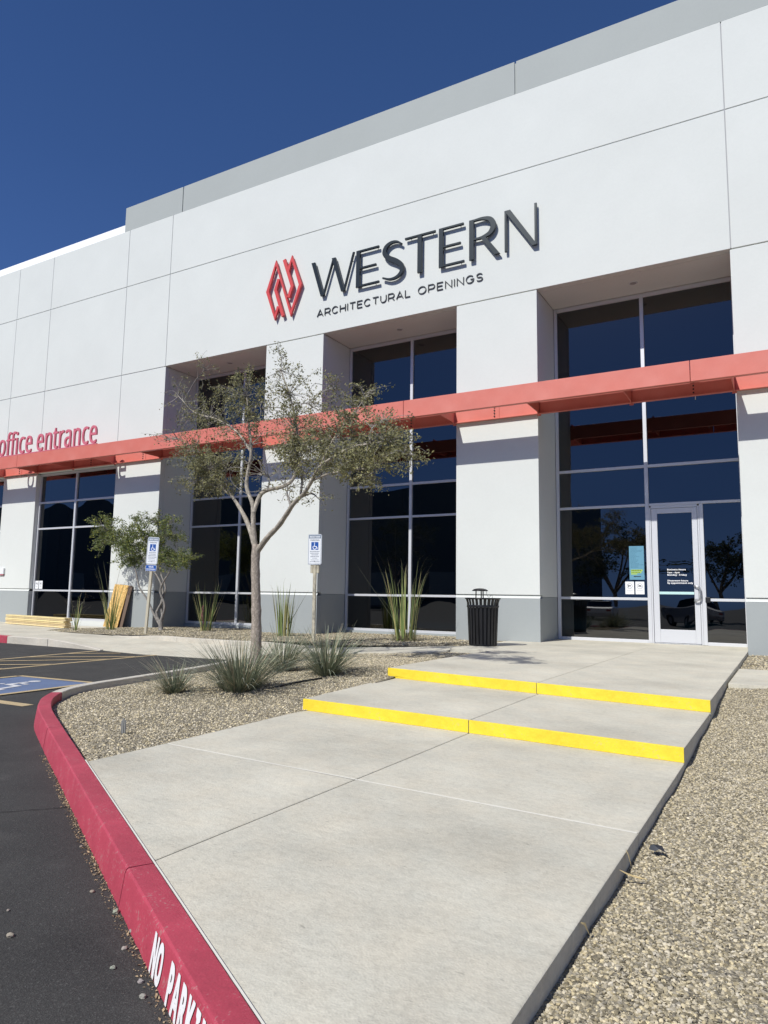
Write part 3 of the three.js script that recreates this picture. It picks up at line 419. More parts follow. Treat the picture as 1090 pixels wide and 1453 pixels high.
function glazing(x0, x1, xm, ys, z, name, label) {
  const w = group(name, bld); if (label) w.userData.label = label;
  const f = 0.075, y0 = ys[0][0], y1 = ys[ys.length - 1][1];
  barV(w, x0 + 0.006, x0 + f, y0, y1, z); barV(w, x1 - f, x1 - 0.006, y0, y1, z); barV(w, xm - 0.042, xm + 0.042, y0, y1, z + 0.001);
  for (const [a, b] of [[x0 + f, xm - 0.042], [xm + 0.042, x1 - f]]) {
    for (const [ya, yb] of ys) barH(w, a + 0.001, b - 0.001, ya, yb, z);
    for (let i = 0; i < ys.length - 1; i++) pane(w, a - 0.004, b + 0.004, ys[i][1] - 0.004, ys[i + 1][0] + 0.004, z - 0.05);
  }
  return w;
}
const YS = [[0.305, 0.375], [1.285, 1.345], [3.497, 3.557], [4.425, 4.49], [8.66, 8.755]];
glazing(-17.62, -13.38, -15.42, YS, G, 'window'); glazing(-11.27, -7.13, -9.145, YS, G, 'window');
glazing(-24.11, -19.785, -22.02, [[0.305, 0.375], [1.285, 1.345], [3.535, 3.595], [4.50, 4.565], [5.53, 5.615]], -0.15, 'window', 'shallow window bay left of the others');
glazing(-28.3, -26.16, -27.2, [[0.305, 0.375], [1.285, 1.345], [3.535, 3.595], [4.50, 4.565], [5.53, 5.615]], -0.15, 'window', 'window cut off by the left edge');
for (const [x0, x1] of bays.slice(0, 2)) mesh('sill_curb', bx(x0 + 0.006, x1 - 0.006, -0.1, 0.302, G - 0.14, G + 0.05, 0.006), M.greyPlinth, bld);
mesh('sill_curb', bx(-24.1, -19.79, -0.1, 0.302, -0.4, -0.12, 0.006), M.white, bld); mesh('sill_curb', bx(-28.3, -26.16, -0.1, 0.302, -0.4, -0.12, 0.006), M.white, bld);
{ // entrance bay with door and sidelight
  const w = group('entrance_window', bld), x0 = -4.99, x1 = -0.775, xm = -2.83, f = 0.075, z = G;
  barV(w, x0, x0 + f, 0.31, 8.755, z); barV(w, x1 - f, x1, 0.31, 8.755, z); barV(w, xm - 0.042, xm + 0.042, 0.31, 8.755, z + 0.001);
  const A = [x0 + f, xm - 0.042], B = [xm + 0.042, x1 - f];
  for (const [ya, yb] of YS) barH(w, A[0] + 0.001, A[1] - 0.001, ya, yb, z);
  for (let i = 0; i < 4; i++) pane(w, A[0] - 0.004, A[1] + 0.004, YS[i][1] - 0.004, YS[i + 1][0] + 0.004, z - 0.05);
  for (const [ya, yb] of YS.slice(2)) barH(w, B[0] + 0.001, B[1] - 0.001, ya, yb, z);
  for (let i = 2; i < 4; i++) pane(w, B[0] - 0.004, B[1] + 0.004, YS[i][1] - 0.004, YS[i + 1][0] + 0.004, z - 0.05);
  // sidelight right of the door
  barV(w, -1.705, -1.625, 0.31, 3.495, z);
  barH(w, -1.624, x1 - f - 0.001, 0.305, 0.375, z); barH(w, -1.624, x1 - f - 0.001, 1.285, 1.345, z);
  pane(w, -1.629, x1 - f + 0.004, 0.371, 1.289, z - 0.05); pane(w, -1.629, x1 - f + 0.004, 1.341, 3.501, z - 0.05);
  mesh('lock_box', bx(-1.64, -1.54, 1.255, 1.375, z, z + 0.03, 0.008), M.black, w);
  // door leaf
  const d = group('door', bld); d.userData.label = 'tall aluminium framed glass door'; const zd = z - 0.012;
  mesh('jamb', bx(-2.786, -2.752, 0.31, 3.46, z - 0.13, z - 0.006, 0.003), M.alu, d); mesh('jamb', bx(-1.745, -1.708, 0.31, 3.46, z - 0.13, z - 0.006, 0.003), M.alu, d); mesh('head', bx(-2.75, -1.747, 3.435, 3.494, z - 0.13, z - 0.006, 0.003), M.alu, d);
  mesh('threshold', bx(-2.75, -1.747, 0.30, 0.322, z - 0.13, z + 0.03, 0.004), M.aluDark, d);
  mesh('stile', bx(-2.743, -2.615, 0.33, 3.428, zd - 0.045, zd, 0.004), M.alu, d); mesh('stile', bx(-1.865, -1.752, 0.33, 3.428, zd - 0.045, zd, 0.004), M.alu, d);
  mesh('rail', bx(-2.614, -1.866, 3.31, 3.427, zd - 0.044, zd - 0.001, 0.003), M.alu, d); mesh('rail', bx(-2.614, -1.866, 0.331, 0.63, zd - 0.044, zd - 0.001, 0.003), M.alu, d);
  pane(d, -2.618, -1.862, 0.626, 3.314, zd - 0.024);
  mesh('push_bar', bx(-2.612, -1.868, 1.43, 1.49, zd - 0.02, zd + 0.006, 0.005), std(0.50, 0.72, 0.70, 0.4), d);
  const hp = [[-1.85, 1.62, zd], [-1.85, 1.62, zd + 0.06], [-1.76, 1.60, zd + 0.08], [-1.735, 1.48, zd + 0.085], [-1.75, 1.33, zd + 0.08], [-1.85, 1.29, zd + 0.06], [-1.85, 1.29, zd]];
  mesh('handle', tube(hp, 0.022, 0.022, 8, 5), M.aluDark, d); mesh('handle_plate', bx(-1.855, -1.78, 1.33, 1.58, zd + 0.0005, zd + 0.022, 0.006), M.alu, d);
  const lt = canvasTex(512, 512, (x, W, H) => { x.clearRect(0, 0, W, H); x.fillStyle = '#fff'; x.font = 'bold 50px sans-serif'; ['Business Hours', '7am - 4pm', 'Monday - Friday', '', 'Showroom hours', 'by appointment only'].forEach((s, i) => { x.fillText(s, 6, [70, 140, 195, 0, 330, 385][i], 500); }); });
  const lp = new THREE.PlaneGeometry(0.56, 0.50); lp.translate(-2.16, 1.80, zd - 0.016); mesh('door_lettering', lp, new THREE.MeshStandardMaterial({ map: lt, transparent: true, roughness: 0.6 }), d);
}
// ---- red canopy across the front
{
  const c = group('canopy', bld), m = M.canopy, fz = 1.07, fb = 5.665, ft = 6.10;
  const jf = [-34.5, -27.6, -23.72, -14.6, -8.07, -1.53, 5.0, 11];
  for (let i = 0; i < jf.length - 1; i++) { // channel: web in front, flanges pointing back
    const a = jf[i] + 0.006, b = jf[i + 1] - 0.006;
    mesh('fascia', [bx(a, b, fb, ft, fz - 0.03, fz, 0.006), bx(a, b, fb + 0.001, fb + 0.02, fz - 0.12, fz - 0.031, 0.003), bx(a, b, ft - 0.02, ft - 0.001, fz - 0.12, fz - 0.031, 0.003)], m, c);
  }
  const br = [-30.5, -28.2, -26.1, -24.06, -22.03, -19.84, -17.58, -15.45, -13.42, -11.24, -9.16, -7.16, -4.97, -2.86, -0.80, 1.4, 3.5, 5.6, 7.7, 9.8];
  for (let i = 0; i < br.length - 1; i++) mesh('wall_channel', [bx(br[i] + 0.02, br[i + 1] - 0.02, 5.635, 5.99, 0.004, 0.03, 0.004), bx(br[i] + 0.02, br[i + 1] - 0.02, 5.636, 5.655, 0.031, 0.10, 0.003)], m, c);
  for (const x of br) { // gusset plates, deep at the wall and shallow at the fascia
    const s = quad([0.002, 5.63], [0.10, 5.63], [0.16, 5.67], [1.0, 5.69], [1.035, 5.69], [1.035, 6.04], [0.002, 6.04]);
    const g = new THREE.ExtrudeGeometry(s, { depth: 0.016, bevelEnabled: true, bevelSize: 0.002, bevelThickness: 0.002, bevelSegments: 1 }); g.rotateY(-Math.PI / 2); g.translate(x + 0.008, 0, 0); mesh('bracket', g, m, c);
    const fl = bx(x - 0.045, x + 0.045, 5.60, 6.0, 0.002, 0.012, 0.002); mesh('bracket_plate', fl, m, c);
  }
  // perforated decks over the window bays
  const ht = (() => { const k = document.createElement('canvas'); k.width = k.height = 64; const x = k.getContext('2d'); x.fillStyle = '#fff'; x.fillRect(0, 0, 64, 64); x.fillStyle = '#000'; for (const [a, b] of [[16, 16], [48, 48]]) { x.beginPath(); x.arc(a, b, 5.5, 0, 7); x.fill(); } const t = new THREE.CanvasTexture(k); t.wrapS = t.wrapT = THREE.RepeatWrapping; t.repeat.set(1 / 0.07, 1 / 0.07); return t; })();
  const dm = new THREE.MeshStandardMaterial({ color: lin(0.58, 0.15, 0.13), roughness: 0.55, alphaMap: ht, alphaTest: 0.5, side: THREE.DoubleSide });
  const inBay = (x) => [[-28.3, -26.1], [-24.11, -19.78], ...bays].some(([a, b]) => x > a && x < b);
  for (let i = 0; i < br.length - 1; i++) { const a = br[i] + 0.03, b = br[i + 1] - 0.03; if (!inBay((a + b) / 2)) continue; mesh('deck', rows([[[a, 5.93, 0.035], [b, 5.93, 0.035]], [[a, 5.93, 0.955], [b, 5.93, 0.955]]]), dm, c); }
  // splice plates with bolts on the wall channel
  for (const x of [-25.1, -21.0, -18.4, -14.9, -12.2, -8.35, -6.05, -1.55, 0.55]) { mesh('splice_plate', bx(x - 0.09, x + 0.09, 5.66, 5.985, 0.0305, 0.042, 0.003), m, c); for (let k = 0; k < 4; k++) { const g = new THREE.CylinderGeometry(0.019, 0.019, 0.02, 6); g.rotateX(Math.PI / 2); g.translate(x - 0.03, 5.71 + k * 0.075, 0.05); mesh('bolt', g, M.blackMatt, c); } mesh('drip_pin', bx(x - 0.008, x + 0.008, 5.56, 5.634, 0.01, 0.026, 0.003), M.white, c); }
}

// ================================================================ SIGNS ON THE BUILDING
{
  const sg = thing('company_sign', 'large dark metal wall sign with red diamond emblem over the entrance', 'wall sign');
  const t = 10.935, b = 9.855, z0 = 0.052, z1 = 0.118, L = (shapes, name = 'letter', m = M.signMetal) => mesh(name, shapes.map((s, i) => extrude(s, z0 + i * 0.0015, z1 + i * 0.0015, 0.005)), m, sg);
  const th = 0.055, v = (xa, wa, xb, wb, ya = t, yb = b) => quad([xb, yb], [xb + wb, yb], [xa + wa, ya], [xa, ya]);
  L([v(-11.70, 0.125, -11.345, 0.115), v(-10.955, 0.055, -11.285, 0.05, t - 0.02), v(-10.985, 0.13, -10.64, 0.115, t - 0.015), v(-10.27, 0.05, -10.575, 0.05, t + 0.0)]);
  const E = (x, w) => [quad([x, b], [x + 0.125, b], [x + 0.125, t], [x, t]), quad([x + 0.12, t - th], [x + w, t - th], [x + w, t], [x + 0.12, t]), quad([x + 0.12, b + 0.52], [x + w - 0.08, b + 0.52], [x + w - 0.08, b + 0.52 + th], [x + 0.12, b + 0.52 + th]), quad([x + 0.12, b], [x + w + 0.02, b], [x + w + 0.02, b + th], [x + 0.12, b + th])];
  L(E(-10.15, 0.73));
  { const C = new THREE.CatmullRomCurve3([[-8.70, 10.80], [-8.85, 10.90], [-9.03, 10.915], [-9.20, 10.82], [-9.235, 10.66], [-9.12, 10.50], [-8.86, 10.34], [-8.70, 10.18], [-8.70, 10.02], [-8.83, 9.90], [-9.05, 9.87], [-9.29, 9.955]].map(([x, y]) => new THREE.Vector3(x, y, 0))).getPoints(48); const n = C.length; L([ribbon(C.map((p) => [p.x, p.y]), C.map((_, i) => 0.022 + 0.05 * Math.pow(Math.sin(Math.PI * i / (n - 1)), 1.4)))]); }
  L([quad([-8.60, t - th], [-7.69, t - th], [-7.69, t], [-8.60, t]), quad([-8.215, b], [-8.085, b], [-8.085, t - 0.05], [-8.215, t - 0.05])]);
  L(E(-7.585, 0.70));
  { const C = new THREE.CatmullRomCurve3([[-6.62, 10.905], [-6.36, 10.905], [-6.15, 10.83], [-6.07, 10.66], [-6.15, 10.48], [-6.36, 10.40], [-6.62, 10.395]].map(([x, y]) => new THREE.Vector3(x, y, 0))).getPoints(40); const n = C.length; L([quad([-6.725, b], [-6.595, b], [-6.595, t], [-6.725, t]), ribbon(C.map((p) => [p.x, p.y]), C.map((_, i) => 0.027 + 0.045 * Math.pow(Math.sin(Math.PI * i / (n - 1)), 2))), v(-6.42, 0.14, -6.045, 0.15, 10.40)]); }
  L([quad([-5.77, b], [-5.71, b], [-5.71, t], [-5.77, t]), v(-5.77, 0.15, -5.07, 0.13, t), quad([-5.00, b + 0.02], [-4.945, b + 0.02], [-4.945, t], [-5.00, t])]);
  // emblem: three interlaced strokes
  const em = [[[-12.885, 9.86], [-13.0, 9.53], [-13.315, 10.40], [-13.02, 11.25], [-12.405, 9.54], [-12.085, 10.38], [-12.42, 11.265], [-12.555, 10.90]], [[-12.69, 9.515], [-13.01, 10.40], [-12.90, 10.72]], [[-12.715, 11.285], [-12.385, 10.39], [-12.515, 10.05]]];
  mesh('emblem', em.map((p, i) => extrude(ribbon(p, 0.052), z0 + i * 0.002, z1 + i * 0.002, 0.004)), M.signRed, sg);
  const pins = []; for (const [x, y] of [[-11.6, 10.7], [-11.35, 10], [-10.9, 10.75], [-10.63, 10.0], [-10.3, 10.7], [-10.09, 10.6], [-10.09, 10.0], [-9.5, 10.905], [-9.55, 9.88], [-9.12, 10.85], [-8.75, 10.1], [-8.15, 10.5], [-8.15, 9.95], [-8.45, 10.905], [-7.8, 10.905], [-7.52, 10.6], [-7.52, 10], [-7.0, 10.905], [-6.98, 9.88], [-6.66, 10.6], [-6.66, 9.95], [-6.02, 9.95], [-5.74, 10.5], [-5.4, 10.4], [-4.97, 10.6], [-13.1, 10.95], [-12.3, 11.0], [-12.9, 9.7], [-12.4, 9.7]]) { const g = new THREE.CylinderGeometry(0.009, 0.009, 0.06, 6); g.rotateX(Math.PI / 2); g.translate(x, y, 0.03); pins.push(g); }
  for (const g of pins) mesh('standoff', g, M.signMetal, sg);
  // tagline in thin wide capitals
  const arc = (cx, cy, rx, ry, a0, a1, n = 12) => Array.from({ length: n + 1 }, (_, i) => { const a = lerp(a0, a1, i / n) * Math.PI / 180; return [cx + rx * Math.cos(a), cy + ry * Math.sin(a)]; });
  const F = { A: [0.98, [[[0, 0], [0.49, 1], [0.98, 0]], [[0.18, 0.32], [0.8, 0.32]]]], R: [0.9, [[[0, 0], [0, 1], ...arc(0.58, 0.7, 0.3, 0.3, 90, -90), [0, 0.4]], [[0.5, 0.42], [0.9, 0]]]], C: [0.98, [arc(0.5, 0.5, 0.5, 0.5, 42, 318, 22)]], H: [0.88, [[[0, 0], [0, 1]], [[0.88, 0], [0.88, 1]], [[0.0, 0.5], [0.88, 0.5]]]], I: [0.02, [[[0.01, 0], [0.01, 1]]]], T: [0.9, [[[0, 1], [0.9, 1]], [[0.45, 0], [0.45, 0.98]]]], E: [0.78, [[[0.78, 1], [0, 1], [0, 0], [0.78, 0]], [[0.0, 0.52], [0.7, 0.52]]]], U: [0.86, [[[0, 1], ...arc(0.43, 0.43, 0.43, 0.43, 180, 360), [0.86, 1]]]], L: [0.72, [[[0, 1], [0, 0], [0.72, 0]]]], O: [1.08, 'o'], P: [0.88, [[[0, 0], [0, 1], ...arc(0.56, 0.7, 0.3, 0.3, 90, -90), [0, 0.4]]]], N: [0.86, [[[0, 0], [0, 1], [0.86, 0], [0.86, 1]]]], G: [1.0, [[...arc(0.5, 0.5, 0.5, 0.5, 45, 335, 22), [0.98, 0.48], [0.56, 0.48]]]], S: [0.8, [[...arc(0.4, 0.74, 0.36, 0.26, 25, 250, 12), ...arc(0.4, 0.25, 0.38, 0.25, 70, -155, 12)]]] };
  const word = (s, x0, x1, y0, h) => { const gap = 0.36, tot = [...s].reduce((q, k) => q + F[k][0], 0) + gap * (s.length - 1), k = (x1 - x0) / tot; let x = x0; for (const chr of s) { const [w, st] = F[chr], map = (p) => [x + p[0] * k, y0 + p[1] * h]; const shapes = st === 'o' ? [ribbon(arc(0.54, 0.5, 0.54, 0.5, 0, 345, 23).map(map), 0.0105, true)] : st.map((p) => ribbon(p.map(map), 0.0105)); mesh('letter', shapes.map((q, i) => extrude(q, 0.002, 0.028 + i * 0.0012)), M.signSmall, sg); x += (w + gap) * k; } };
  word('ARCHITECTURAL', -11.51, -8.475, 9.297, 0.195); word('OPENINGS', -8.225, -6.395, 9.297, 0.195);
}
{
  const sg = thing('entrance_sign', 'pink red channel letters standing on the red canopy', 'canopy sign');
  const font = fontThin, str = 'office entrance', k = font.data.resolution, w = [...str].reduce((a, ch) => a + font.data.glyphs[ch].ha, 0) / k, size = 0.79, sx = 5.47 / (w * size); let x = -24.95;
  for (const ch of str) { if (ch !== ' ') { const g = new TextGeometry(ch, { font, size, depth: 0.05, curveSegments: 6, bevelEnabled: true, bevelSize: 0.002, bevelThickness: 0.003, bevelSegments: 1 }); g.scale(sx, 1, 1); g.translate(x, 6.155, 1.01); mesh('letter', g, M.letterRed, sg); } x += font.data.glyphs[ch].ha / k * size * sx; }
  mesh('mounting_rail', bx(-24.9, -19.5, 6.105, 6.14, 1.0, 1.06, 0.004), M.letterRed, sg);
}
// ---- notices on the glass and wall
{
  const sheet = (name, label, cat, x0, x1, y0, y1, z, draw, grp, tw = 256) => { const th = Math.round(tw * (y1 - y0) / (x1 - x0)), o = thing(name, label, cat, [0, 0, 0], 0, grp); const m = new THREE.MeshStandardMaterial({ map: canvasTex(tw, th, draw), roughness: 0.6 }); const g = new THREE.PlaneGeometry(x1 - x0, y1 - y0); g.translate((x0 + x1) / 2, (y0 + y1) / 2, z + 0.0035); mesh('print', g, m, o); mesh('backing', bx(x0, x1, y0, y1, z - 0.001, z + 0.0015, 0.0005), std(0.7, 0.7, 0.7, 0.7), o); return o; };
  const sticker = (kind) => (x, w, h) => { x.fillStyle = '#eceef0'; x.fillRect(0, 0, w, h); x.strokeStyle = '#333'; x.lineWidth = 9; x.beginPath(); x.arc(w / 2, h * 0.36, w * 0.3, 0, 7); x.stroke(); x.fillStyle = '#222'; if (kind) { x.fillRect(w * 0.3, h * 0.3, w * 0.36, h * 0.06); x.fillRect(w * 0.34, h * 0.33, w * 0.09, h * 0.13); } else { x.fillRect(w * 0.3, h * 0.34, w * 0.4, h * 0.05); x.fillRect(w * 0.36, h * 0.29, w * 0.28, h * 0.04); } x.lineWidth = 7; x.beginPath(); x.moveTo(w * 0.3, h * 0.2); x.lineTo(w * 0.7, h * 0.52); x.stroke(); x.fillStyle = '#777'; for (let i = 0; i < 9; i++) x.fillRect(w * (0.16 + i * 0.078), h * 0.68, w * 0.05, h * 0.035); for (let i = 0; i < 5; i++) x.fillRect(w * (0.3 + i * 0.08), h * 0.78, w * 0.05, h * 0.025); };
  const zg = G - 0.04;
  sheet('window_sticker', 'white square sticker with handgun symbol on the glass left of the door', 'sticker', -3.375, -3.175, 1.425, 1.72, zg, sticker(1));
  sheet('window_sticker', 'white square sticker nearest the door frame, below the blue notice', 'sticker', -3.145, -2.945, 1.425, 1.72, zg, sticker(0));
  sheet('window_sticker', 'white sticker in the corner of the left window, next to its frame', 'sticker', -24.02, -23.83, 1.37, 1.66, -0.19, sticker(0));
  sheet('window_sticker', 'white sticker with dark symbol in the left window, away from its frame', 'sticker', -23.80, -23.60, 1.37, 1.66, -0.19, sticker(1));
  sheet('paper_notice', 'pale blue paper notice with green highlight taped beside the glass door', 'notice', -3.27, -2.935, 1.765, 2.56, zg, (x, w, h) => { x.fillStyle = '#5f93aa'; x.fillRect(0, 0, w, h); const R = rng(12); x.fillStyle = '#3f6c82'; for (let i = 0; i < 17; i++) { const y = h * (0.05 + i * 0.036), n = 3 + (R() * 5 | 0); let q = w * 0.08; for (let k = 0; k < n && q < w * 0.85; k++) { const l = w * (0.05 + 0.12 * R()); x.fillRect(q, y, l, h * 0.012); q += l + w * 0.03; } } x.fillStyle = '#a8c43c'; x.fillRect(w * 0.1, h * 0.70, w * 0.78, h * 0.055); x.fillRect(w * 0.1, h * 0.765, w * 0.7, h * 0.04); x.fillRect(w * 0.1, h * 0.815, w * 0.42, h * 0.03); x.fillStyle = '#1c2a30'; for (let k = 0; k < 6; k++) { x.fillRect(w * (0.14 + k * 0.11), h * 0.715, w * 0.08, h * 0.02); x.fillRect(w * (0.14 + k * 0.1), h * 0.778, w * 0.07, h * 0.015); } x.fillRect(w * 0.35, h * 0.893, w * 0.42, h * 0.025); x.beginPath(); x.moveTo(w * 0.25, h * 0.905); x.lineTo(w * 0.38, h * 0.88); x.lineTo(w * 0.38, h * 0.93); x.fill(); }, null, 256);
  const al = thing('alarm_box', 'small white box with a red strip on the pier at the left edge', 'alarm box'); mesh('housing', bx(-25.95, -25.63, 1.9, 2.13, 0.002, 0.07, 0.012), std(0.8, 0.8, 0.8, 0.5), al); mesh('strip', bx(-25.93, -25.66, 1.86, 1.898, 0.002, 0.06, 0.006), std(0.5, 0.15, 0.18, 0.5), al);
}

// ================================================================ FURNITURE
{ // slatted litter bin
  const o = thing('litter_bin', 'black slatted steel litter bin with domed rain cap beside the pier', 'litter bin', [-5.53, 0.302, 2.2]);
  const n = 24, rb = 0.285, rm = 0.315, rt = 0.36;
  for (let k = 0; k < n; k++) { const a = (k / n) * 2 * Math.PI, pos = [], idx = [], hw = 0.026; const prof = [[rb, 0.03], [0.298, 0.4], [rm, 0.80], [0.322, 0.88], [rt - 0.012, 0.972]]; for (const [r, y] of prof) for (const [dr, s] of [[0.004, -1], [0.004, 1], [-0.004, 1], [-0.004, -1]]) { const c = Math.cos(a), q = Math.sin(a); pos.push(c * (r + dr) - q * s * hw, y, q * (r + dr) + c * s * hw); } for (let i = 0; i < prof.length - 1; i++) for (let j = 0; j < 4; j++) { const A = i * 4 + j, B = i * 4 + (j + 1) % 4; idx.push(A, A + 4, B, B, A + 4, B + 4); } const g = geoFrom(pos, idx).toNonIndexed(); g.computeVertexNormals(); mesh('slat', g, M.black, o); }
  const band = (r, y, h, t) => { const g = new THREE.LatheGeometry([[r - t, y], [r, y], [r, y + h], [r - t, y + h], [r - t, y]].map((p) => new THREE.Vector2(...p)), 40); return g; };
  mesh('band', band(rb - 0.006, 0.0, 0.05, 0.012), M.black, o); mesh('band', band(rm + 0.016, 0.79, 0.045, 0.01), M.black, o);
  const rim = new THREE.TorusGeometry(rt, 0.014, 8, 48); rim.rotateX(Math.PI / 2); rim.translate(0, 0.975, 0); mesh('rim', [rim, band(rt, 0.955, 0.02, 0.05)], M.black, o);
  mesh('liner', new THREE.LatheGeometry([[0, 0.04], [0.255, 0.04], [0.285, 0.78], [0.282, 0.78], [0.25, 0.05]].map((p) => new THREE.Vector2(...p)), 32), M.blackMatt, o);
  const cap = new THREE.LatheGeometry([[0, 1.185], [0.07, 1.18], [0.13, 1.165], [0.165, 1.14], [0.168, 1.128], [0.15, 1.125], [0, 1.13]].map((p) => new THREE.Vector2(...p)), 36); cap.translate(-0.06, 0, 0); mesh('rain_cap', cap, M.black, o);
  for (const a of [0.4, 2.5, 4.6]) mesh('cap_post', tube([[-0.06 + 0.09 * Math.cos(a), 0.965, 0.09 * Math.sin(a)], [-0.06 + 0.085 * Math.cos(a), 1.14, 0.085 * Math.sin(a)]], 0.013, 0.013, 8), M.black, o);
  mesh('cap_ring', band(0.12, 0.958, 0.012, 0.02).translate(-0.06, 0, 0), M.black, o); for (const a of [0.4, 2.5, 4.6]) mesh('cap_spoke', tube([[-0.06 + 0.115 * Math.cos(a), 0.962, 0.115 * Math.sin(a)], [0.35 * Math.cos(a), 0.962, 0.35 * Math.sin(a)]], 0.008, 0.008, 6), M.black, o);
  mesh('cable', tube([[0.09, 1.13, 0.04], [0.12, 1.03, 0.05], [0.17, 1.0, 0.06], [0.21, 1.06, 0.06], [0.25, 0.98, 0.08]], 0.004, 0.004, 5, 4), M.black, o);
}
{ // accessible parking signs
  const face = (van) => (x, w, h) => {
    x.fillStyle = '#e9ecef'; x.fillRect(0, 0, w, h); x.strokeStyle = '#7b8794'; x.lineWidth = w * 0.03; x.strokeRect(w * 0.05, w * 0.05, w * 0.9, h - w * 0.1);
    x.textAlign = 'center'; x.fillStyle = '#8793a3'; x.fillRect(w * 0.07, h * 0.03, w * 0.86, h * 0.115); x.fillStyle = '#f4f6f8'; x.font = `bold ${w * 0.155 | 0}px sans-serif`; x.fillText('RESERVED', w / 2, h * 0.112, w * 0.82); x.fillStyle = '#4e5a6e'; x.fillText('PARKING', w / 2, h * 0.225, w * 0.76);
    x.fillStyle = '#1d55a5'; x.fillRect(w * 0.24, h * 0.26, w * 0.52, h * 0.255); x.strokeStyle = '#fff'; x.fillStyle = '#fff'; x.lineWidth = w * 0.045; const cx = w * 0.49, cy = h * 0.435; x.beginPath(); x.arc(cx, cy, w * 0.125, 0.2, 4.1); x.stroke(); x.beginPath(); x.arc(cx - w * 0.02, h * 0.295, w * 0.035, 0, 7); x.fill(); x.beginPath(); x.moveTo(cx - w * 0.02, h * 0.325); x.lineTo(cx - w * 0.01, h * 0.405); x.lineTo(cx + w * 0.12, h * 0.405); x.lineTo(cx + w * 0.17, h * 0.465); x.lineTo(cx + w * 0.22, h * 0.455); x.stroke();
    const R = rng(van + 30); x.fillStyle = '#6b7484'; for (let i = 0; i < 7; i++) { const y = h * (0.555 + i * 0.056), L = 0.32 + 0.42 * R() , hh = i < 4 ? 0.026 : 0.018; let q = w * (0.5 - L / 2); const e = w * (0.5 + L / 2); while (q < e) { const l = w * (0.02 + 0.035 * R()); x.fillRect(q, y, l, h * hh); q += l + w * 0.018; } }
  };
  const plate = (w, h, r) => { const s = new THREE.Shape(); s.moveTo(-w / 2 + r, -h / 2); s.lineTo(w / 2 - r, -h / 2); s.absarc(w / 2 - r, -h / 2 + r, r, -Math.PI / 2, 0); s.lineTo(w / 2, h / 2 - r); s.absarc(w / 2 - r, h / 2 - r, r, 0, Math.PI / 2); s.lineTo(-w / 2 + r, h / 2); s.absarc(-w / 2 + r, h / 2 - r, r, Math.PI / 2, Math.PI); s.lineTo(-w / 2, -h / 2 + r); s.absarc(-w / 2 + r, -h / 2 + r, r, Math.PI, 1.5 * Math.PI); return s; };
  const build = (label, pos, lean, turn, W, H, yTop, van) => {
    const o = thing('parking_sign', label, 'parking sign', pos, turn); o.rotation.z = lean; o.rotation.order = 'YXZ';
    mesh('post', bx(-0.035, 0.035, -0.15, yTop - 0.05, -0.035, 0.035, 0.008), M.post, o);
    const b = extrude(plate(W, H, 0.04), 0.040, 0.044); b.translate(0, yTop - H / 2, 0); mesh('plate', b, std(0.62, 0.63, 0.64, 0.4, { metalness: 0.3 }), o);
    const f = new THREE.ShapeGeometry(plate(W - 0.004, H - 0.004, 0.038)); const p = f.attributes.position, uv = f.attributes.uv; for (let i = 0; i < p.count; i++) uv.setXY(i, p.getX(i) / W + 0.5, p.getY(i) / H + 0.5); f.translate(0, yTop - H / 2, 0.0462); mesh('sign_face', f, new THREE.MeshStandardMaterial({ map: canvasTex(256, Math.round(256 * H / W), face(van)), roughness: 0.45 }), o);
    for (const y of [yTop - 0.06, yTop - H + 0.08]) { const g = new THREE.CylinderGeometry(0.012, 0.012, 0.008, 8); g.rotateX(Math.PI / 2); g.translate(0, y, 0.05); mesh('bolt', g, M.aluDark, o); }
    if (van) { const w2 = W * 0.95, h2 = 0.165, g = extrude(plate(w2, h2, 0.025), 0.040, 0.044); g.translate(0, yTop - H - h2 / 2 - 0.012, 0); mesh('small_plate', g, std(0.8, 0.8, 0.8, 0.4), o); const q = new THREE.ShapeGeometry(plate(w2 - 0.004, h2 - 0.004, 0.023)), a = q.attributes.position, u = q.attributes.uv; for (let i = 0; i < a.count; i++) u.setXY(i, a.getX(i) / w2 + 0.5, a.getY(i) / h2 + 0.5); q.translate(0, yTop - H - h2 / 2 - 0.012, 0.0462); mesh('small_face', q, new THREE.MeshStandardMaterial({ roughness: 0.45, map: canvasTex(256, 150, (x, w, h) => { x.fillStyle = '#f0f2f5'; x.fillRect(0, 0, w, h); x.fillStyle = '#1d55a5'; x.fillRect(7, 7, w - 14, h - 14); x.fillStyle = '#fff'; x.textAlign = 'center'; x.font = 'bold 58px sans-serif'; x.fillText('VAN', w / 2, 68); x.font = 'bold 46px sans-serif'; x.fillText('ACCESSIBLE', w / 2, 122, w * 0.84); }) }), o); }
    else { mesh('batten', bx(-0.10, -0.042, yTop - H - 0.19, yTop - H + 0.25, -0.03, 0.03, 0.006), M.post, o); mesh('batten', bx(0.042, 0.10, yTop - H - 0.19, yTop - H + 0.25, -0.03, 0.03, 0.006), M.post, o); }
    return o;
  };
  build('tall parking sign with blue van plate, its post leaning, in front of the small tree', [-15.0, 0.17, 2.6], -0.045, 0.36, 0.33, 0.74, 2.62, 1);
  build('parking sign with wheelchair symbol on a straight tan post in front of the pier', [-9.37, 0.2, 2.8], 0.004, 0.3, 0.33, 0.70, 2.48, 0);
}
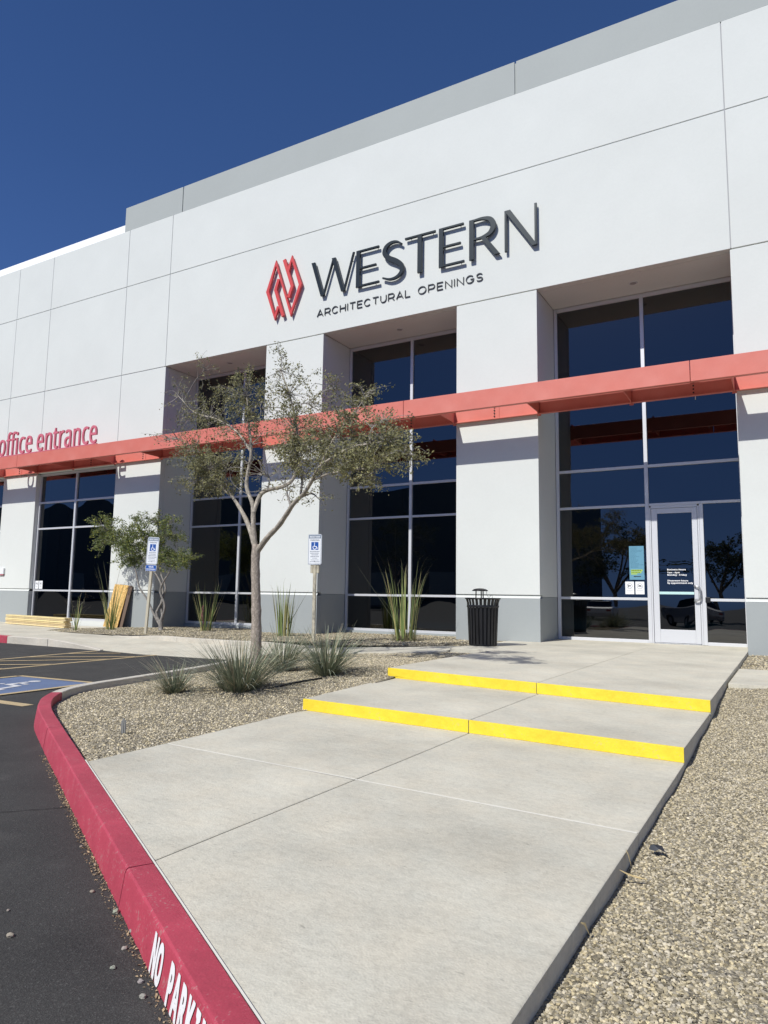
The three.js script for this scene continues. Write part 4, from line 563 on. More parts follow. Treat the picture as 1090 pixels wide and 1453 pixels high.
{ // building material left at the facade
  const R = rng(61);
  for (let l = 0; l < 6; l++) for (let k = 0; k < 2; k++) { const x0 = -24.05 + 0.04 * R(), x1 = -19.85 + 0.07 * R(), z = 0.55 + k * 0.135 + 0.035 * (R() - 0.5), y = 0.142 + l * 0.053; const g = bx(0, x1 - x0, 0, 0.045, -0.058, 0.058, 0.005); const lm = M.lumber.clone(), v = 0.8 + 0.4 * R(); lm.color = lin(v, v * (0.96 + 0.06 * R()), v * (0.9 + 0.15 * R())); const o = mesh('lumber_board', g, lm); o.position.set(x0, y, z + 0.1); o.rotation.y = -0.16 + 0.006 * (R() - 0.5); tag(o, ['front', 'rear'][1 - k] + ' board of the ' + ['lowest', 'second lowest', 'third lowest', 'third highest', 'second highest', 'topmost'][l] + ' layer of the pale timber stack', 'board', 'boards stacked on the sidewalk'); }
  const b1 = mesh('chipboard_sheet', bx(-0.34, 0.34, 0, 1.42, -0.009, 0.009, 0.002), M.flakes); b1.position.set(-19.16, 0.15, 0.36); b1.rotation.x = -0.22; b1.rotation.z = -0.06; tag(b1, 'yellow flake board leaning against the pier behind the reeds', 'chipboard');
  const b2 = mesh('chipboard_sheet', bx(-0.3, 0.3, 0, 1.40, -0.009, 0.009, 0.002), std(0.16, 0.11, 0.08, 0.9)); b2.position.set(-18.98, 0.15, 0.28); b2.rotation.x = -0.17; b2.rotation.z = -0.08; tag(b2, 'dark edged board leaning behind the yellow flake board', 'board');
}
{ // drip hoses showing through the gravel
  tag(mesh('drip_hose', tube([[-5.5, planterY(-5.5, 9.3) - 0.01, 9.3], [-5.44, planterY(-5.44, 8.9) + 0.016, 8.9], [-5.40, planterY(-5.4, 8.5) + 0.018, 8.5], [-5.46, planterY(-5.46, 8.1) + 0.012, 8.1]], 0.012, 0.012, 8, 4), M.blackMatt), 'black drip hose on the planter gravel between the two right grass tufts', 'hose');
  tag(mesh('drip_hose', tube([[-9.4, stripY(-9.4, 2.3) + 0.005, 2.3], [-8.9, stripY(-8.9, 2.1) + 0.014, 2.1], [-8.55, stripY(-8.55, 1.6) + 0.014, 1.6], [-8.4, stripY(-8.4, 1.2) + 0.012, 1.2], [-8.0, stripY(-8, 0.9) + 0.004, 0.9]], 0.013, 0.013, 8, 4), M.blackMatt), 'black drip hose leading to the biggest reed clump', 'hose');
}
{ // small things on the ground
  const st = thing('drip_stake', 'small grey irrigation stake in the gravel near the red kerb', 'stake', [-5.0, 0.075, 11.72]); for (const [x, h, d] of [[0, 0.15, 0.012], [0.022, 0.14, 0.01], [-0.02, 0.13, 0.008]]) mesh('tube', tube([[x, -0.04, 0], [x + 0.006, h, 0.004]], d * 0.7, d * 0.7, 8), std(0.3, 0.3, 0.28, 0.5), st);
  const R = rng(13), pg = (s, sd) => { const g = new THREE.IcosahedronGeometry(s, 1), q = rng(sd), p = g.attributes.position, c = {}; for (let i = 0; i < p.count; i++) { const k = [p.getX(i), p.getY(i), p.getZ(i)].map((v) => v.toFixed(4)).join(); const f = c[k] ??= 0.78 + 0.4 * q(); p.setXYZ(i, p.getX(i) * f * 1.15, p.getY(i) * f * 0.7, p.getZ(i) * f); } g.computeVertexNormals(); return g; };
  [[-2.8, 14.11, 0.014], [-3.14, 13.44, 0.008], [-2.42, 13.82, 0.014], [-2.34, 13.93, 0.010], [-2.1, 14.06, 0.011], [-2.02, 14.12, 0.012], [-2.26, 14.05, 0.010], [-3.41, 13.32, 0.008], [-2.88, 13.66, 0.010], [-3.02, 13.98, 0.007], [-2.62, 13.74, 0.015]].forEach(([x, z, s], i) => { const o = mesh('pebble', pg(s, i + 3), std(0.27 + 0.08 * R(), 0.25 + 0.07 * R(), 0.21 + 0.06 * R(), 0.9)); o.position.set(x, asphaltY(x) + s * 0.45, z); tag(o, 'small grey pebble lying loose on the asphalt by the red kerb', 'pebble', 'pebbles on the asphalt'); });
  // dry leaves and grit gathered along the foot of the kerb
  const lg = new THREE.BufferGeometry(); lg.setAttribute('position', new THREE.Float32BufferAttribute([0, 0, 0, 0.4, 0.12, 0.25, 1, 0.02, 0, 0.4, 0.14, -0.25], 3)); lg.setIndex([0, 1, 2, 0, 2, 3]); lg.computeVertexNormals();
  const lm = new THREE.MeshStandardMaterial({ color: 0xffffff, roughness: 0.9, side: THREE.DoubleSide }), n = 1500, im = new THREE.InstancedMesh(lg, lm, n), m4 = new THREE.Matrix4(), q4 = new THREE.Quaternion(), e = new THREE.Euler(), c = new THREE.Color();
  for (let i = 0; i < n; i++) { const near = R() < 0.75, s = near ? lerp(sOf(-1.6, 14.25), sOf(-5.4, 12.13), R()) : lerp(sOf(-3.0, 13.47), sOf(-4.4, 12.7), R()), q = kerbAt(s), dd = 0.036 + 0.04 * Math.pow(R(), 2.0); const sgn = (q.n[0] * (-1) + q.n[1] * (-1)) > 0 ? -1 : 1; e.set((R() - 0.5) * 1.2, R() * 6.3, (R() - 0.5) * 1.2); const l = 0.004 + 0.016 * Math.pow(R(), 2); m4.compose(new THREE.Vector3(q.p.x + q.n[0] * sgn * dd, asphaltY(q.p.x) + 0.003, q.p.z + q.n[1] * sgn * dd), q4.setFromEuler(e), new THREE.Vector3(l, l, l)); im.setMatrixAt(i, m4); const v = 0.12 + 0.35 * R(); im.setColorAt(i, c.setRGB(v * 1.15, v * 0.85, v * 0.5)); }
  im.name = 'leaf_litter'; im.castShadow = im.receiveShadow = true; scene.add(im); tag(im, 'dry leaf bits and grit along the foot of the red kerb', 'leaf litter', null, 'stuff');
  const strip = (pts, w) => { const pos = [], idx = []; pts.forEach(([x, y, z], i) => { const t = i / (pts.length - 1), k = w * Math.sin(Math.PI * (0.12 + 0.8 * t)); pos.push(x, y, z - k, x, y + k * 0.5, z, x, y, z + k); if (i) { const a = 3 * i - 3; for (const j of [0, 1]) idx.push(a + j, a + j + 1, a + j + 3, a + j + 1, a + j + 4, a + j + 3); } }); return geoFrom(pos, idx); };
  const straw = new THREE.MeshStandardMaterial({ color: lin(0.55, 0.42, 0.2), roughness: 0.8, side: THREE.DoubleSide });
  tag(mesh('dry_leaf', strip([[-0.775, 0.0, 12.31], [-0.74, -0.02, 12.29], [-0.70, -0.03, 12.28], [-0.655, -0.028, 12.285]], 0.010), straw), 'yellow dry leaf strip lying flat beside the walk edge', 'dry leaf');
  tag(mesh('dry_leaf', strip([[-0.785, 0.03, 12.10], [-0.77, 0.015, 12.12], [-0.755, -0.02, 12.14], [-0.75, -0.045, 12.15]], 0.010), straw), 'curled dry leaf standing on edge against the walk, farther of two', 'dry leaf');
  tag(mesh('dry_leaf', strip([[-0.78, 0.02, 13.02], [-0.77, 0.01, 13.0], [-0.755, -0.03, 12.99]], 0.012), straw), 'small dry leaf at the walk edge nearest the camera', 'dry leaf');
  const sc = thing('dark_scrap', 'dark torn scrap lying on the gravel right of the walk', 'scrap', [-0.68, -0.028, 11.84]); mesh('sheet', geoFrom([0.0, 0.015, -0.02, -0.03, 0.022, 0.0, -0.012, 0.035, 0.022, 0.03, 0.028, 0.0, 0.045, 0.012, 0.025, 0.02, 0.018, 0.035, 0.075, 0.01, 0.062], [0, 1, 2, 0, 2, 3, 3, 2, 5, 3, 5, 4, 5, 6, 4], null), new THREE.MeshStandardMaterial({ color: lin(0.025, 0.027, 0.035), roughness: 0.7, side: THREE.DoubleSide }), sc); mesh('fold', geoFrom([-0.03, 0.02, 0, -0.012, 0.035, 0.022, -0.035, 0.004, 0.02, 0.0, 0.006, 0.04, 0.02, 0.018, 0.035], [0, 2, 1, 1, 2, 3, 1, 3, 4]), new THREE.MeshStandardMaterial({ color: lin(0.05, 0.055, 0.065), roughness: 0.7, side: THREE.DoubleSide }), sc);
}

// ================================================================ PLANTS
const leafMat = new THREE.MeshPhysicalMaterial({ color: 0xffffff, vertexColors: true, roughness: 0.9, transmission: 0.3, thickness: 0, side: THREE.DoubleSide });
const bladeMat = new THREE.MeshPhysicalMaterial({ color: 0xffffff, vertexColors: true, roughness: 0.85, transmission: 0.25, thickness: 0, side: THREE.DoubleSide });
// one grass blade: tapered, folded along its middle, bending outwards
function blade(out, base, dirA, lean, len, w, bend, col, tip, n = 5) {
  const b0 = out.pos.length / 3, c = Math.cos(dirA), s = Math.sin(dirA); let x = base[0], y = base[1], z = base[2], a = lean;
  for (let i = 0; i <= n; i++) {
    const t = i / n, k = w * Math.pow(1 - t, 0.7) * 0.5 + 0.0006; const f = 0.35 * k;
    out.pos.push(x - s * k, y, z + c * k, x + c * f, y, z + s * f, x + s * k, y, z - c * k);
    for (let q = 0; q < 3; q++) out.col.push(...col.map((v, j) => lerp(v, tip[j], t * t)));
    if (i < n) { const l = len / n; x += c * Math.sin(a) * l; z += s * Math.sin(a) * l; y += Math.cos(a) * l; a += bend / n; }
    if (i) { const p = b0 + 3 * (i - 1); for (const j of [0, 1]) out.idx.push(p + j, p + j + 3, p + j + 1, p + j + 1, p + j + 3, p + j + 4); }
  }
}
const fresh = () => ({ pos: [], col: [], idx: [] });
function leafGeo(o) { const g = geoFrom(o.pos, o.idx); g.setAttribute('color', new THREE.Float32BufferAttribute(o.col, 3)); return g; }
function tuft(label, x, z, y, r, h, n, seed, dry = 0.12) {
  const R = rng(seed), o = fresh(), dead = fresh(), t = thing('grass_tuft', label, 'grass tuft', [x, y, z], 0);
  for (let k = 0; k < n; k++) {
    const a = R() * 6.283, rr = Math.sqrt(R()) * r * 0.28, u = R(), lean = 0.08 + 1.05 * Math.pow(u, 0.8), len = h * (0.7 + 0.75 * R()) * (0.8 + 0.5 * u), g = 0.8 + 0.5 * R();
    const D = R() < dry ? dead : o, col = D === dead ? [0.38 * g, 0.32 * g, 0.2 * g] : [0.17 * g, 0.195 * g, 0.115 * g], tip = D === dead ? [0.45 * g, 0.39 * g, 0.26 * g] : [0.29 * g, 0.32 * g, 0.22 * g];
    blade(D, [Math.cos(a) * rr, -0.01, Math.sin(a) * rr], a + (R() - 0.5) * 0.9, lean, len, 0.008 + 0.007 * R(), 0.15 + 0.9 * R() * (0.2 + u), col, tip);
  }
  mesh('foliage', leafGeo(o), bladeMat, t); mesh('dry_blades', leafGeo(dead), bladeMat, t);
  return t;
}
const pY = (x, z) => planterY(x, z);
tuft('large blue green grass tuft in front of the tree trunk', -5.78, 9.35, pY(-5.78, 9.35), 0.66, 0.64, 520, 101);
tuft('medium grass tuft directly right of the tree trunk', -6.62, 7.45, pY(-6.62, 7.45), 0.4, 0.64, 300, 102, 0.2);
tuft('dense green grass tuft nearest the yellow steps', -5.62, 7.75, pY(-5.62, 7.75), 0.45, 0.66, 380, 103, 0.08);
{ const t = tuft('small sparse grass tuft at the grey kerb, left of the largest one', -6.45, 9.75, pY(-6.45, 9.75), 0.3, 0.42, 190, 104, 0.25); const R = rng(7), d = fresh(); for (let k = 0; k < 14; k++) blade(d, [-0.05, 0.05, 0], 3.0 + (R() - 0.5) * 0.9, 0.7 + R() * 0.4, 0.45 + 0.25 * R(), 0.007, 0.3, [0.34, 0.29, 0.19], [0.42, 0.37, 0.26]); mesh('dry_stalks', leafGeo(d), bladeMat, t); }
// upright reeds, every leaf a part
function reeds(label, x, z, y, spec, extra) {
  const t = thing('reed_clump', label, 'reeds', [x, y, z]), R = rng(spec.seed);
  for (let k = 0; k < spec.n; k++) {
    const o = fresh(), a = R() * 6.283, rr = spec.r * Math.sqrt(R()), g = 0.8 + 0.45 * R(), ye = R() < spec.yellow ? 1 : 0;
    const len = spec.h * (0.55 + 0.5 * R()), lean = spec.lean * (0.15 + R()), col = ye ? [0.46 * g, 0.41 * g, 0.15 * g] : [0.20 * g, 0.265 * g, 0.075 * g], tip = ye ? [0.52 * g, 0.46 * g, 0.22 * g] : [0.32 * g, 0.37 * g, 0.15 * g];
    blade(o, [Math.cos(a) * rr, -0.02, Math.sin(a) * rr], a + (R() - 0.5), lean, len, spec.w * (0.7 + 0.6 * R()), spec.bend * (0.3 + R()), col, tip, 7);
    if (R() < spec.wisp) blade(o, [o.pos[o.pos.length - 6], o.pos[o.pos.length - 5] - 0.06, o.pos[o.pos.length - 4]], a + (R() - 0.5) * 2, lean + 0.3, 0.18 + 0.2 * R(), 0.004, 1.2 * R(), [0.26, 0.23, 0.15], [0.3, 0.26, 0.18], 4);
    mesh('leaf', leafGeo(o), bladeMat, t);
  }
  if (extra) extra(t, R); return t;
}
const long = (t, a, lean, len, w, bend, col = [0.13, 0.18, 0.05]) => { const o = fresh(); blade(o, [0, 0.1, 0], a, lean, len, w, bend, col, [0.22, 0.24, 0.12], 8); mesh('leaf', leafGeo(o), bladeMat, t); };
const baseTuft = (t, r, h, n, R) => { const o = fresh(); for (let k = 0; k < n; k++) { const a = R() * 6.28, q = r * Math.sqrt(R()) * 0.7; blade(o, [Math.cos(a) * q, -0.01, Math.sin(a) * q], a + (R() - 0.5), 0.3 + R(), h * (0.6 + 0.7 * R()), 0.016, 1.4 * R(), [0.42, 0.38, 0.24], [0.55, 0.50, 0.34], 4); } mesh('dry_base', leafGeo(o), bladeMat, t); };
reeds('tall wispy reeds in front of the leaning flake board', -17.45, 1.75, stripY(-17.45, 1.75), { seed: 201, n: 34, r: 0.16, h: 1.75, w: 0.022, lean: 0.28, bend: 0.22, yellow: 0.25, wisp: 0.4 }, (t, R) => { long(t, 3.3, 0.42, 2.1, 0.02, 0.1); long(t, 3.0, 0.3, 2.0, 0.016, 0.25, [0.2, 0.19, 0.12]); long(t, 3.4, 0.22, 2.15, 0.016, 0.35, [0.22, 0.2, 0.13]); long(t, 0.2, 0.1, 2.1, 0.016, 0.35, [0.24, 0.22, 0.15]); });
reeds('thin forked reeds at the end of the timber stack', -18.2, 2.35, 0.16, { seed: 202, n: 9, r: 0.06, h: 1.05, w: 0.018, lean: 0.35, bend: 0.1, yellow: 0.2, wisp: 0.8 }, (t, R) => { const o = fresh(); for (let k = 0; k < 22; k++) { const y = 0.5 + 0.6 * R(), s = R() < 0.5 ? -1 : 1; blade(o, [s * 0.3 * y, y, 0], s > 0 ? (R() - 0.5) * 2 : 3.14 + (R() - 0.5) * 2, 0.8 + R(), 0.2 + 0.3 * R(), 0.004, 0.4, [0.26, 0.22, 0.15], [0.3, 0.27, 0.2], 4); } mesh('dry_twigs', leafGeo(o), bladeMat, t); const s1 = fresh(); blade(s1, [0, 0, 0], 3.14, 0.32, 1.15, 0.022, 0, [0.2, 0.2, 0.09], [0.25, 0.24, 0.14], 5); blade(s1, [0.02, 0, 0], 0, 0.3, 1.15, 0.022, 0, [0.2, 0.2, 0.09], [0.25, 0.24, 0.14], 5); mesh('stem', leafGeo(s1), bladeMat, t); });
reeds('green reeds with a pink flower stalk before the second window', -15.0, 0.35, stripY(-15, 0.35), { seed: 203, n: 30, r: 0.15, h: 1.45, w: 0.026, lean: 0.28, bend: 0.12, yellow: 0.2, wisp: 0.3 }, (t, R) => { baseTuft(t, 0.2, 0.16, 70, R); mesh('flower_stem', tube([[0.35, 0, 0.5], [0.42, 0.4, 0.55], [0.36, 0.75, 0.55]], 0.008, 0.004, 5), std(0.25, 0.09, 0.1, 0.8), t); for (let k = 0; k < 26; k++) { const h = 0.25 + 0.5 * (k / 26), g = new THREE.ConeGeometry(0.016, 0.045, 5); g.rotateZ(2.2 * (R() - 0.5) + 1.5); g.rotateY(R() * 6.3); g.translate(0.40 + 0.03 * Math.sin(h * 9) + 0.05 * (R() - 0.5), h, 0.55 + 0.05 * (R() - 0.5)); mesh('flower', g, std(0.42, 0.13, 0.17, 0.8), t); } });
reeds('yellow green reeds in front of the pier beside the parking sign', -11.35, 1.3, stripY(-11.35, 1.3), { seed: 204, n: 38, r: 0.2, h: 1.45, w: 0.04, lean: 0.16, bend: 0.1, yellow: 0.45, wisp: 0.15 }, (t, R) => { baseTuft(t, 0.2, 0.2, 50, R); long(t, 0.1, 0.62, 1.35, 0.03, 0.02, [0.07, 0.10, 0.04]); });
reeds('biggest reed clump, before the window beside the litter bin', -7.95, 1.1, stripY(-7.95, 1.1), { seed: 205, n: 50, r: 0.27, h: 1.85, w: 0.028, lean: 0.22, bend: 0.15, yellow: 0.22, wisp: 0.5 }, (t, R) => { baseTuft(t, 0.42, 0.3, 190, R); long(t, 2.75, 0.60, 2.15, 0.05, 0.03, [0.10, 0.14, 0.05]); long(t, 2.9, 0.42, 1.4, 0.035, 0.5); });

// ---- trees
function limbTree(o, limbs, mat, mat2 = mat) { const nodes = []; limbs.forEach(([pts, r0, r1], i) => { mesh(i ? 'limb' : 'trunk', tube(pts, r0, r1, i ? 8 : 12, 4, 0.16, 40 + i), i ? mat2 : mat, o); const c = new THREE.CatmullRomCurve3(pts.map((p) => new THREE.Vector3(...p))); for (let k = 3; k <= 12; k++) nodes.push({ p: c.getPoint(k / 12), r: lerp(r0, r1, k / 12), limb: i }); }); return nodes; }
function crown(o, nodes, clusters, seed, mats, leaf) {
  const R = rng(seed), twigs = [], L = fresh(), v = new THREE.Vector3();
  const gs = () => (R() + R() + R() - 1.5) / 1.5;
  for (const [cx, cy, cz, rx0, ry0, rz0, nT0, nL] of clusters) {
    const gw = leaf.grow ?? 1, rx = rx0 * gw, ry = ry0 * gw, rz = rz0 * gw, nT = Math.round(nT0 * (leaf.more ?? 1));
    // a branch into the cluster
    const C = new THREE.Vector3(cx, cy, cz); let best = null, bd = 1e9; for (const q of nodes) { if (q.r > 0.06 && q.limb === 0) continue; const d = q.p.distanceTo(C) + Math.max(0, q.p.y - cy) * 1.5; if (d < bd) { bd = d; best = q; } }
    const local = [best.p.clone()];
    if (bd > 0.25) { const mid = best.p.clone().lerp(C, 0.5).add(new THREE.Vector3(gs() * 0.12, 0.08 + gs() * 0.1, gs() * 0.12)), r0 = Math.min(best.r * 0.7, 0.03); twigs.push(tube([best.p.toArray(), mid.toArray(), C.toArray()], r0, 0.007, 5, 4, 0.2, seed + twigs.length)); const cc = new THREE.CatmullRomCurve3([best.p, mid, C]); for (let k = 1; k <= 8; k++) { local.push(cc.getPoint(k / 8)); nodes.push({ p: cc.getPoint(k / 8), r: lerp(r0, 0.007, k / 8), limb: 9 }); } }
    for (const q of nodes) if (Math.hypot((q.p.x - cx) / rx, (q.p.y - cy) / ry, (q.p.z - cz) / rz) < 1.1) local.push(q.p);
    for (let k = 0; k < nT; k++) {
      let a, b, c; do { a = 2 * R() - 1; b = 2 * R() - 1; c = 2 * R() - 1; } while (a * a + b * b + c * c > 1); const f = 0.75 + 0.5 * R();
      const T = new THREE.Vector3(cx + a * rx * f, cy + b * ry * f, cz + c * rz * f); let s = local[0], sd = 1e9; for (let q = 0; q < 5; q++) { const p = local[Math.floor(R() * local.length)], d = p.distanceTo(T); if (d < sd) { sd = d; s = p; } }
      const m = s.clone().lerp(T, 0.5).add(new THREE.Vector3(gs() * 0.14, gs() * 0.14 + 0.04, gs() * 0.14)), cv = new THREE.CatmullRomCurve3([s, m, T]);
      twigs.push(tube([s.toArray(), m.toArray(), T.toArray()], 0.0055 + 0.003 * R(), 0.0015, 3, 3, 0, seed + k));
      for (let q = 0; q < nL; q++) {
        const t = 0.3 + 0.72 * Math.sqrt(R()); cv.getPoint(Math.min(1, t), v); const sp = leaf.spread; v.x += gs() * sp; v.y += gs() * sp - 0.01; v.z += gs() * sp;
        const l = leaf.len * (0.6 + 0.7 * R()), w = l * leaf.ratio * (0.8 + 0.4 * R()), th = R() * 6.283, ph = (R() - 0.6) * 2.0, ro = R() * 6.28;
        const d = new THREE.Vector3(Math.cos(th) * Math.cos(ph), Math.sin(ph), Math.sin(th) * Math.cos(ph)), u = new THREE.Vector3(-Math.sin(th), 0, Math.cos(th)), n = d.clone().cross(u); u.multiplyScalar(Math.cos(ro)).addScaledVector(n, Math.sin(ro)); n.copy(d).cross(u);
        const b0 = L.pos.length / 3, P = (x, y, z) => L.pos.push(v.x + d.x * x + u.x * y + n.x * z, v.y + d.y * x + u.y * y + n.y * z, v.z + d.z * x + u.z * y + n.z * z);
        P(0, 0, 0); P(l * 0.45, w / 2, w * 0.22); P(l, 0, 0); P(l * 0.45, -w / 2, w * 0.22); L.idx.push(b0, b0 + 1, b0 + 2, b0, b0 + 2, b0 + 3);
        const col = leaf.color(R); for (let z = 0; z < 4; z++) L.col.push(...col);
      }
    }
  }
  mesh('branches', twigs, mats, o); mesh('crown', leafGeo(L), leafMat, o);
}
{
  const o = thing('tree', 'multi-limbed tree with sparse grey green leaves in the planter', 'tree');
  const y0 = pY(-7.72, 6.6) - 0.03;
  const nodes = limbTree(o, [
    [[[-7.86, y0, 6.6], [-7.85, y0 + 0.05, 6.6], [-7.86, 0.8, 6.6], [-7.90, 1.4, 6.6], [-7.93, 1.85, 6.6], [-7.92, 2.15, 6.6]], 0.098, 0.070],
    [[[-7.90, 2.02, 6.6], [-7.60, 2.25, 6.7], [-7.30, 2.42, 6.8], [-7.02, 2.59, 6.95], [-6.76, 2.74, 7.1], [-6.45, 2.87, 7.25], [-6.25, 3.02, 7.35], [-6.01, 3.19, 7.5], [-5.60, 3.34, 7.6], [-5.32, 3.39, 7.7], [-4.98, 3.39, 7.8], [-4.64, 3.37, 7.9]], 0.050, 0.010],
    [[[-7.92, 2.05, 6.6], [-8.12, 2.33, 6.5], [-8.34, 2.60, 6.4], [-8.62, 2.88, 6.3], [-8.89, 3.09, 6.2], [-9.17, 3.24, 6.1], [-9.5, 3.6, 6.15]], 0.050, 0.016],
    [[[-7.95, 2.1, 6.6], [-8.01, 2.52, 6.6], [-8.04, 2.75, 6.58], [-8.09, 2.88, 6.55], [-8.28, 3.2, 6.5], [-8.25, 3.82, 6.45], [-8.36, 4.35, 6.4], [-8.44, 4.89, 6.4]], 0.047, 0.012],
    [[[-8.03, 2.70, 6.59], [-8.02, 2.91, 6.5], [-7.97, 3.06, 6.45], [-7.81, 3.13, 6.4], [-7.65, 3.17, 6.3], [-7.49, 3.30, 6.2], [-7.4, 3.9, 6.2], [-7.5, 4.6, 6.25], [-7.75, 5.3, 6.3]], 0.04, 0.01],
    [[[-6.25, 3.02, 7.35], [-5.93, 3.08, 7.45], [-5.38, 3.10, 7.55], [-4.9, 3.05, 7.7]], 0.018, 0.008],
    [[[-8.25, 3.82, 6.45], [-8.6, 4.2, 6.4], [-9.2, 4.55, 6.3], [-9.9, 4.8, 6.25], [-10.4, 5.2, 6.2]], 0.022, 0.007],
    [[[-6.0, 3.19, 7.5], [-5.85, 3.6, 7.4], [-5.5, 4.0, 7.35], [-5.3, 4.3, 7.3]], 0.02, 0.007]], M.bark, M.barkLimb);
  const K = [
    [-9.45, 3.75, 6.3, 0.62, 0.45, 0.55, 62, 42], [-9.2, 3.35, 6.2, 0.5, 0.28, 0.4, 30, 38], [-9.9, 4.05, 6.25, 0.42, 0.35, 0.4, 26, 34],
    [-9.5, 4.75, 6.3, 0.75, 0.5, 0.5, 46, 26], [-10.3, 5.2, 6.2, 0.5, 0.45, 0.4, 18, 13], [-9.7, 5.65, 6.2, 0.22, 0.5, 0.25, 10, 13],
    [-8.55, 5.0, 6.4, 0.55, 0.4, 0.5, 48, 42], [-8.75, 4.4, 6.4, 0.5, 0.35, 0.45, 30, 28], [-8.2, 4.05, 6.4, 0.5, 0.45, 0.5, 24, 11], [-7.6, 4.95, 6.3, 0.55, 0.5, 0.5, 40, 28], [-7.78, 5.6, 6.3, 0.14, 0.4, 0.16, 9, 16],
    [-7.35, 4.2, 6.4, 0.55, 0.45, 0.5, 44, 30], [-6.9, 3.7, 7.0, 0.5, 0.35, 0.4, 36, 34], [-6.4, 3.55, 7.2, 0.5, 0.4, 0.45, 58, 40], [-5.75, 3.65, 7.45, 0.48, 0.35, 0.42, 50, 38], [-5.7, 4.05, 7.35, 0.42, 0.3, 0.35, 32, 26], [-5.4, 4.25, 7.3, 0.35, 0.22, 0.3, 18, 22],
    [-5.05, 3.22, 7.75, 0.5, 0.22, 0.4, 52, 40], [-4.65, 3.42, 7.9, 0.42, 0.22, 0.35, 34, 32], [-4.75, 3.72, 7.7, 0.4, 0.22, 0.3, 20, 22], [-4.2, 3.12, 8.05, 0.2, 0.28, 0.22, 18, 26], [-5.0, 2.85, 7.7, 0.22, 0.2, 0.22, 14, 26], [-4.4, 3.15, 7.95, 0.25, 0.2, 0.25, 14, 26],
    [-7.95, 3.4, 6.45, 0.6, 0.4, 0.5, 40, 3], [-10.6, 4.35, 6.2, 0.6, 0.22, 0.35, 26, 5], [-7.0, 3.05, 6.9, 0.4, 0.3, 0.4, 16, 9], [-6.2, 2.75, 7.2, 0.4, 0.2, 0.3, 8, 14], [-6.9, 4.55, 6.5, 0.5, 0.35, 0.4, 18, 20], [-9.7, 3.45, 6.2, 0.45, 0.3, 0.4, 26, 34], [-8.9, 3.6, 6.35, 0.5, 0.35, 0.45, 30, 26], [-6.75, 3.3, 7.05, 0.45, 0.3, 0.4, 26, 24], [-5.7, 3.25, 7.5, 0.5, 0.25, 0.4, 30, 30], [-6.2, 4.6, 6.9, 0.4, 0.3, 0.35, 16, 20], [-8.1, 4.6, 6.35, 0.5, 0.4, 0.45, 24, 22]];
  crown(o, nodes, K, 777, M.barkGrey, { len: 0.047, ratio: 0.44, spread: 0.105, grow: 1.2, more: 1.0, color: (R) => { const g = 0.6 + 0.85 * R(), y = R(); return [(0.21 + 0.08 * y) * g, (0.215 + 0.045 * y) * g, 0.105 * g]; } });
}
{
  const o = thing('small_tree', 'low many-stemmed tree with deep green leaves behind the leaning sign', 'tree'), y = stripY(-16.15, 1) - 0.03;
  const nodes = limbTree(o, [
    [[[-16.15, y, 1.0], [-16.16, 0.3, 1.0], [-16.2, 0.5, 1.0]], 0.075, 0.06],
    [[[-16.17, 0.3, 1.0], [-16.45, 0.62, 1.0], [-16.75, 1.1, 1.05], [-17.05, 1.45, 1.1], [-17.25, 1.95, 1.1], [-17.6, 2.5, 1.1]], 0.035, 0.014],
    [[[-16.2, 0.4, 1.0], [-16.37, 0.69, 1.0], [-16.18, 1.11, 0.95], [-16.35, 1.55, 0.9], [-16.75, 2.0, 0.9], [-17.2, 2.3, 0.95]], 0.04, 0.016],
    [[[-16.17, 0.45, 1.0], [-16.04, 0.90, 1.0], [-16.2, 1.32, 1.05], [-16.05, 1.6, 1.1], [-15.85, 1.85, 1.1], [-15.6, 2.2, 1.1]], 0.045, 0.014],
    [[[-16.15, 0.5, 0.95], [-16.3, 1.0, 0.9], [-16.2, 1.4, 0.85], [-16.5, 1.9, 0.8], [-16.6, 2.6, 0.8], [-16.5, 3.2, 0.85]], 0.035, 0.012],
    [[[-17.2, 2.3, 0.95], [-17.9, 2.7, 1.0], [-18.5, 3.0, 1.0], [-18.9, 3.3, 1.0]], 0.018, 0.008]], M.barkGrey);
  const K = [[-18.75, 3.4, 1.0, 0.55, 0.42, 0.5, 56, 34], [-18.7, 2.85, 1.0, 0.42, 0.4, 0.45, 44, 34], [-17.8, 2.95, 1.0, 0.55, 0.45, 0.55, 66, 38], [-17.4, 2.55, 1.1, 0.6, 0.35, 0.5, 64, 38], [-17.1, 2.95, 1.0, 0.5, 0.4, 0.5, 46, 34], [-17.5, 2.2, 1.1, 0.45, 0.2, 0.4, 30, 30], [-16.85, 3.5, 0.9, 0.55, 0.3, 0.4, 30, 24], [-16.1, 3.4, 0.9, 0.45, 0.3, 0.4, 24, 22], [-16.2, 2.95, 0.95, 0.6, 0.3, 0.45, 46, 34], [-16.3, 2.4, 1.0, 0.5, 0.3, 0.45, 44, 36], [-15.6, 2.3, 1.05, 0.55, 0.28, 0.4, 46, 36], [-15.2, 2.25, 1.1, 0.35, 0.22, 0.3, 24, 30], [-17.4, 3.35, 1.0, 0.4, 0.3, 0.4, 20, 22]];
  crown(o, nodes, K, 888, M.barkGrey, { len: 0.064, ratio: 0.44, spread: 0.11, grow: 1.28, more: 1.0, color: (R) => { const g = 0.65 + 0.8 * R(), y = R() < 0.35 ? R() : 0; return [(0.13 + 0.22 * y) * g, (0.17 + 0.17 * y) * g, (0.045 + 0.01 * y) * g]; } });
}

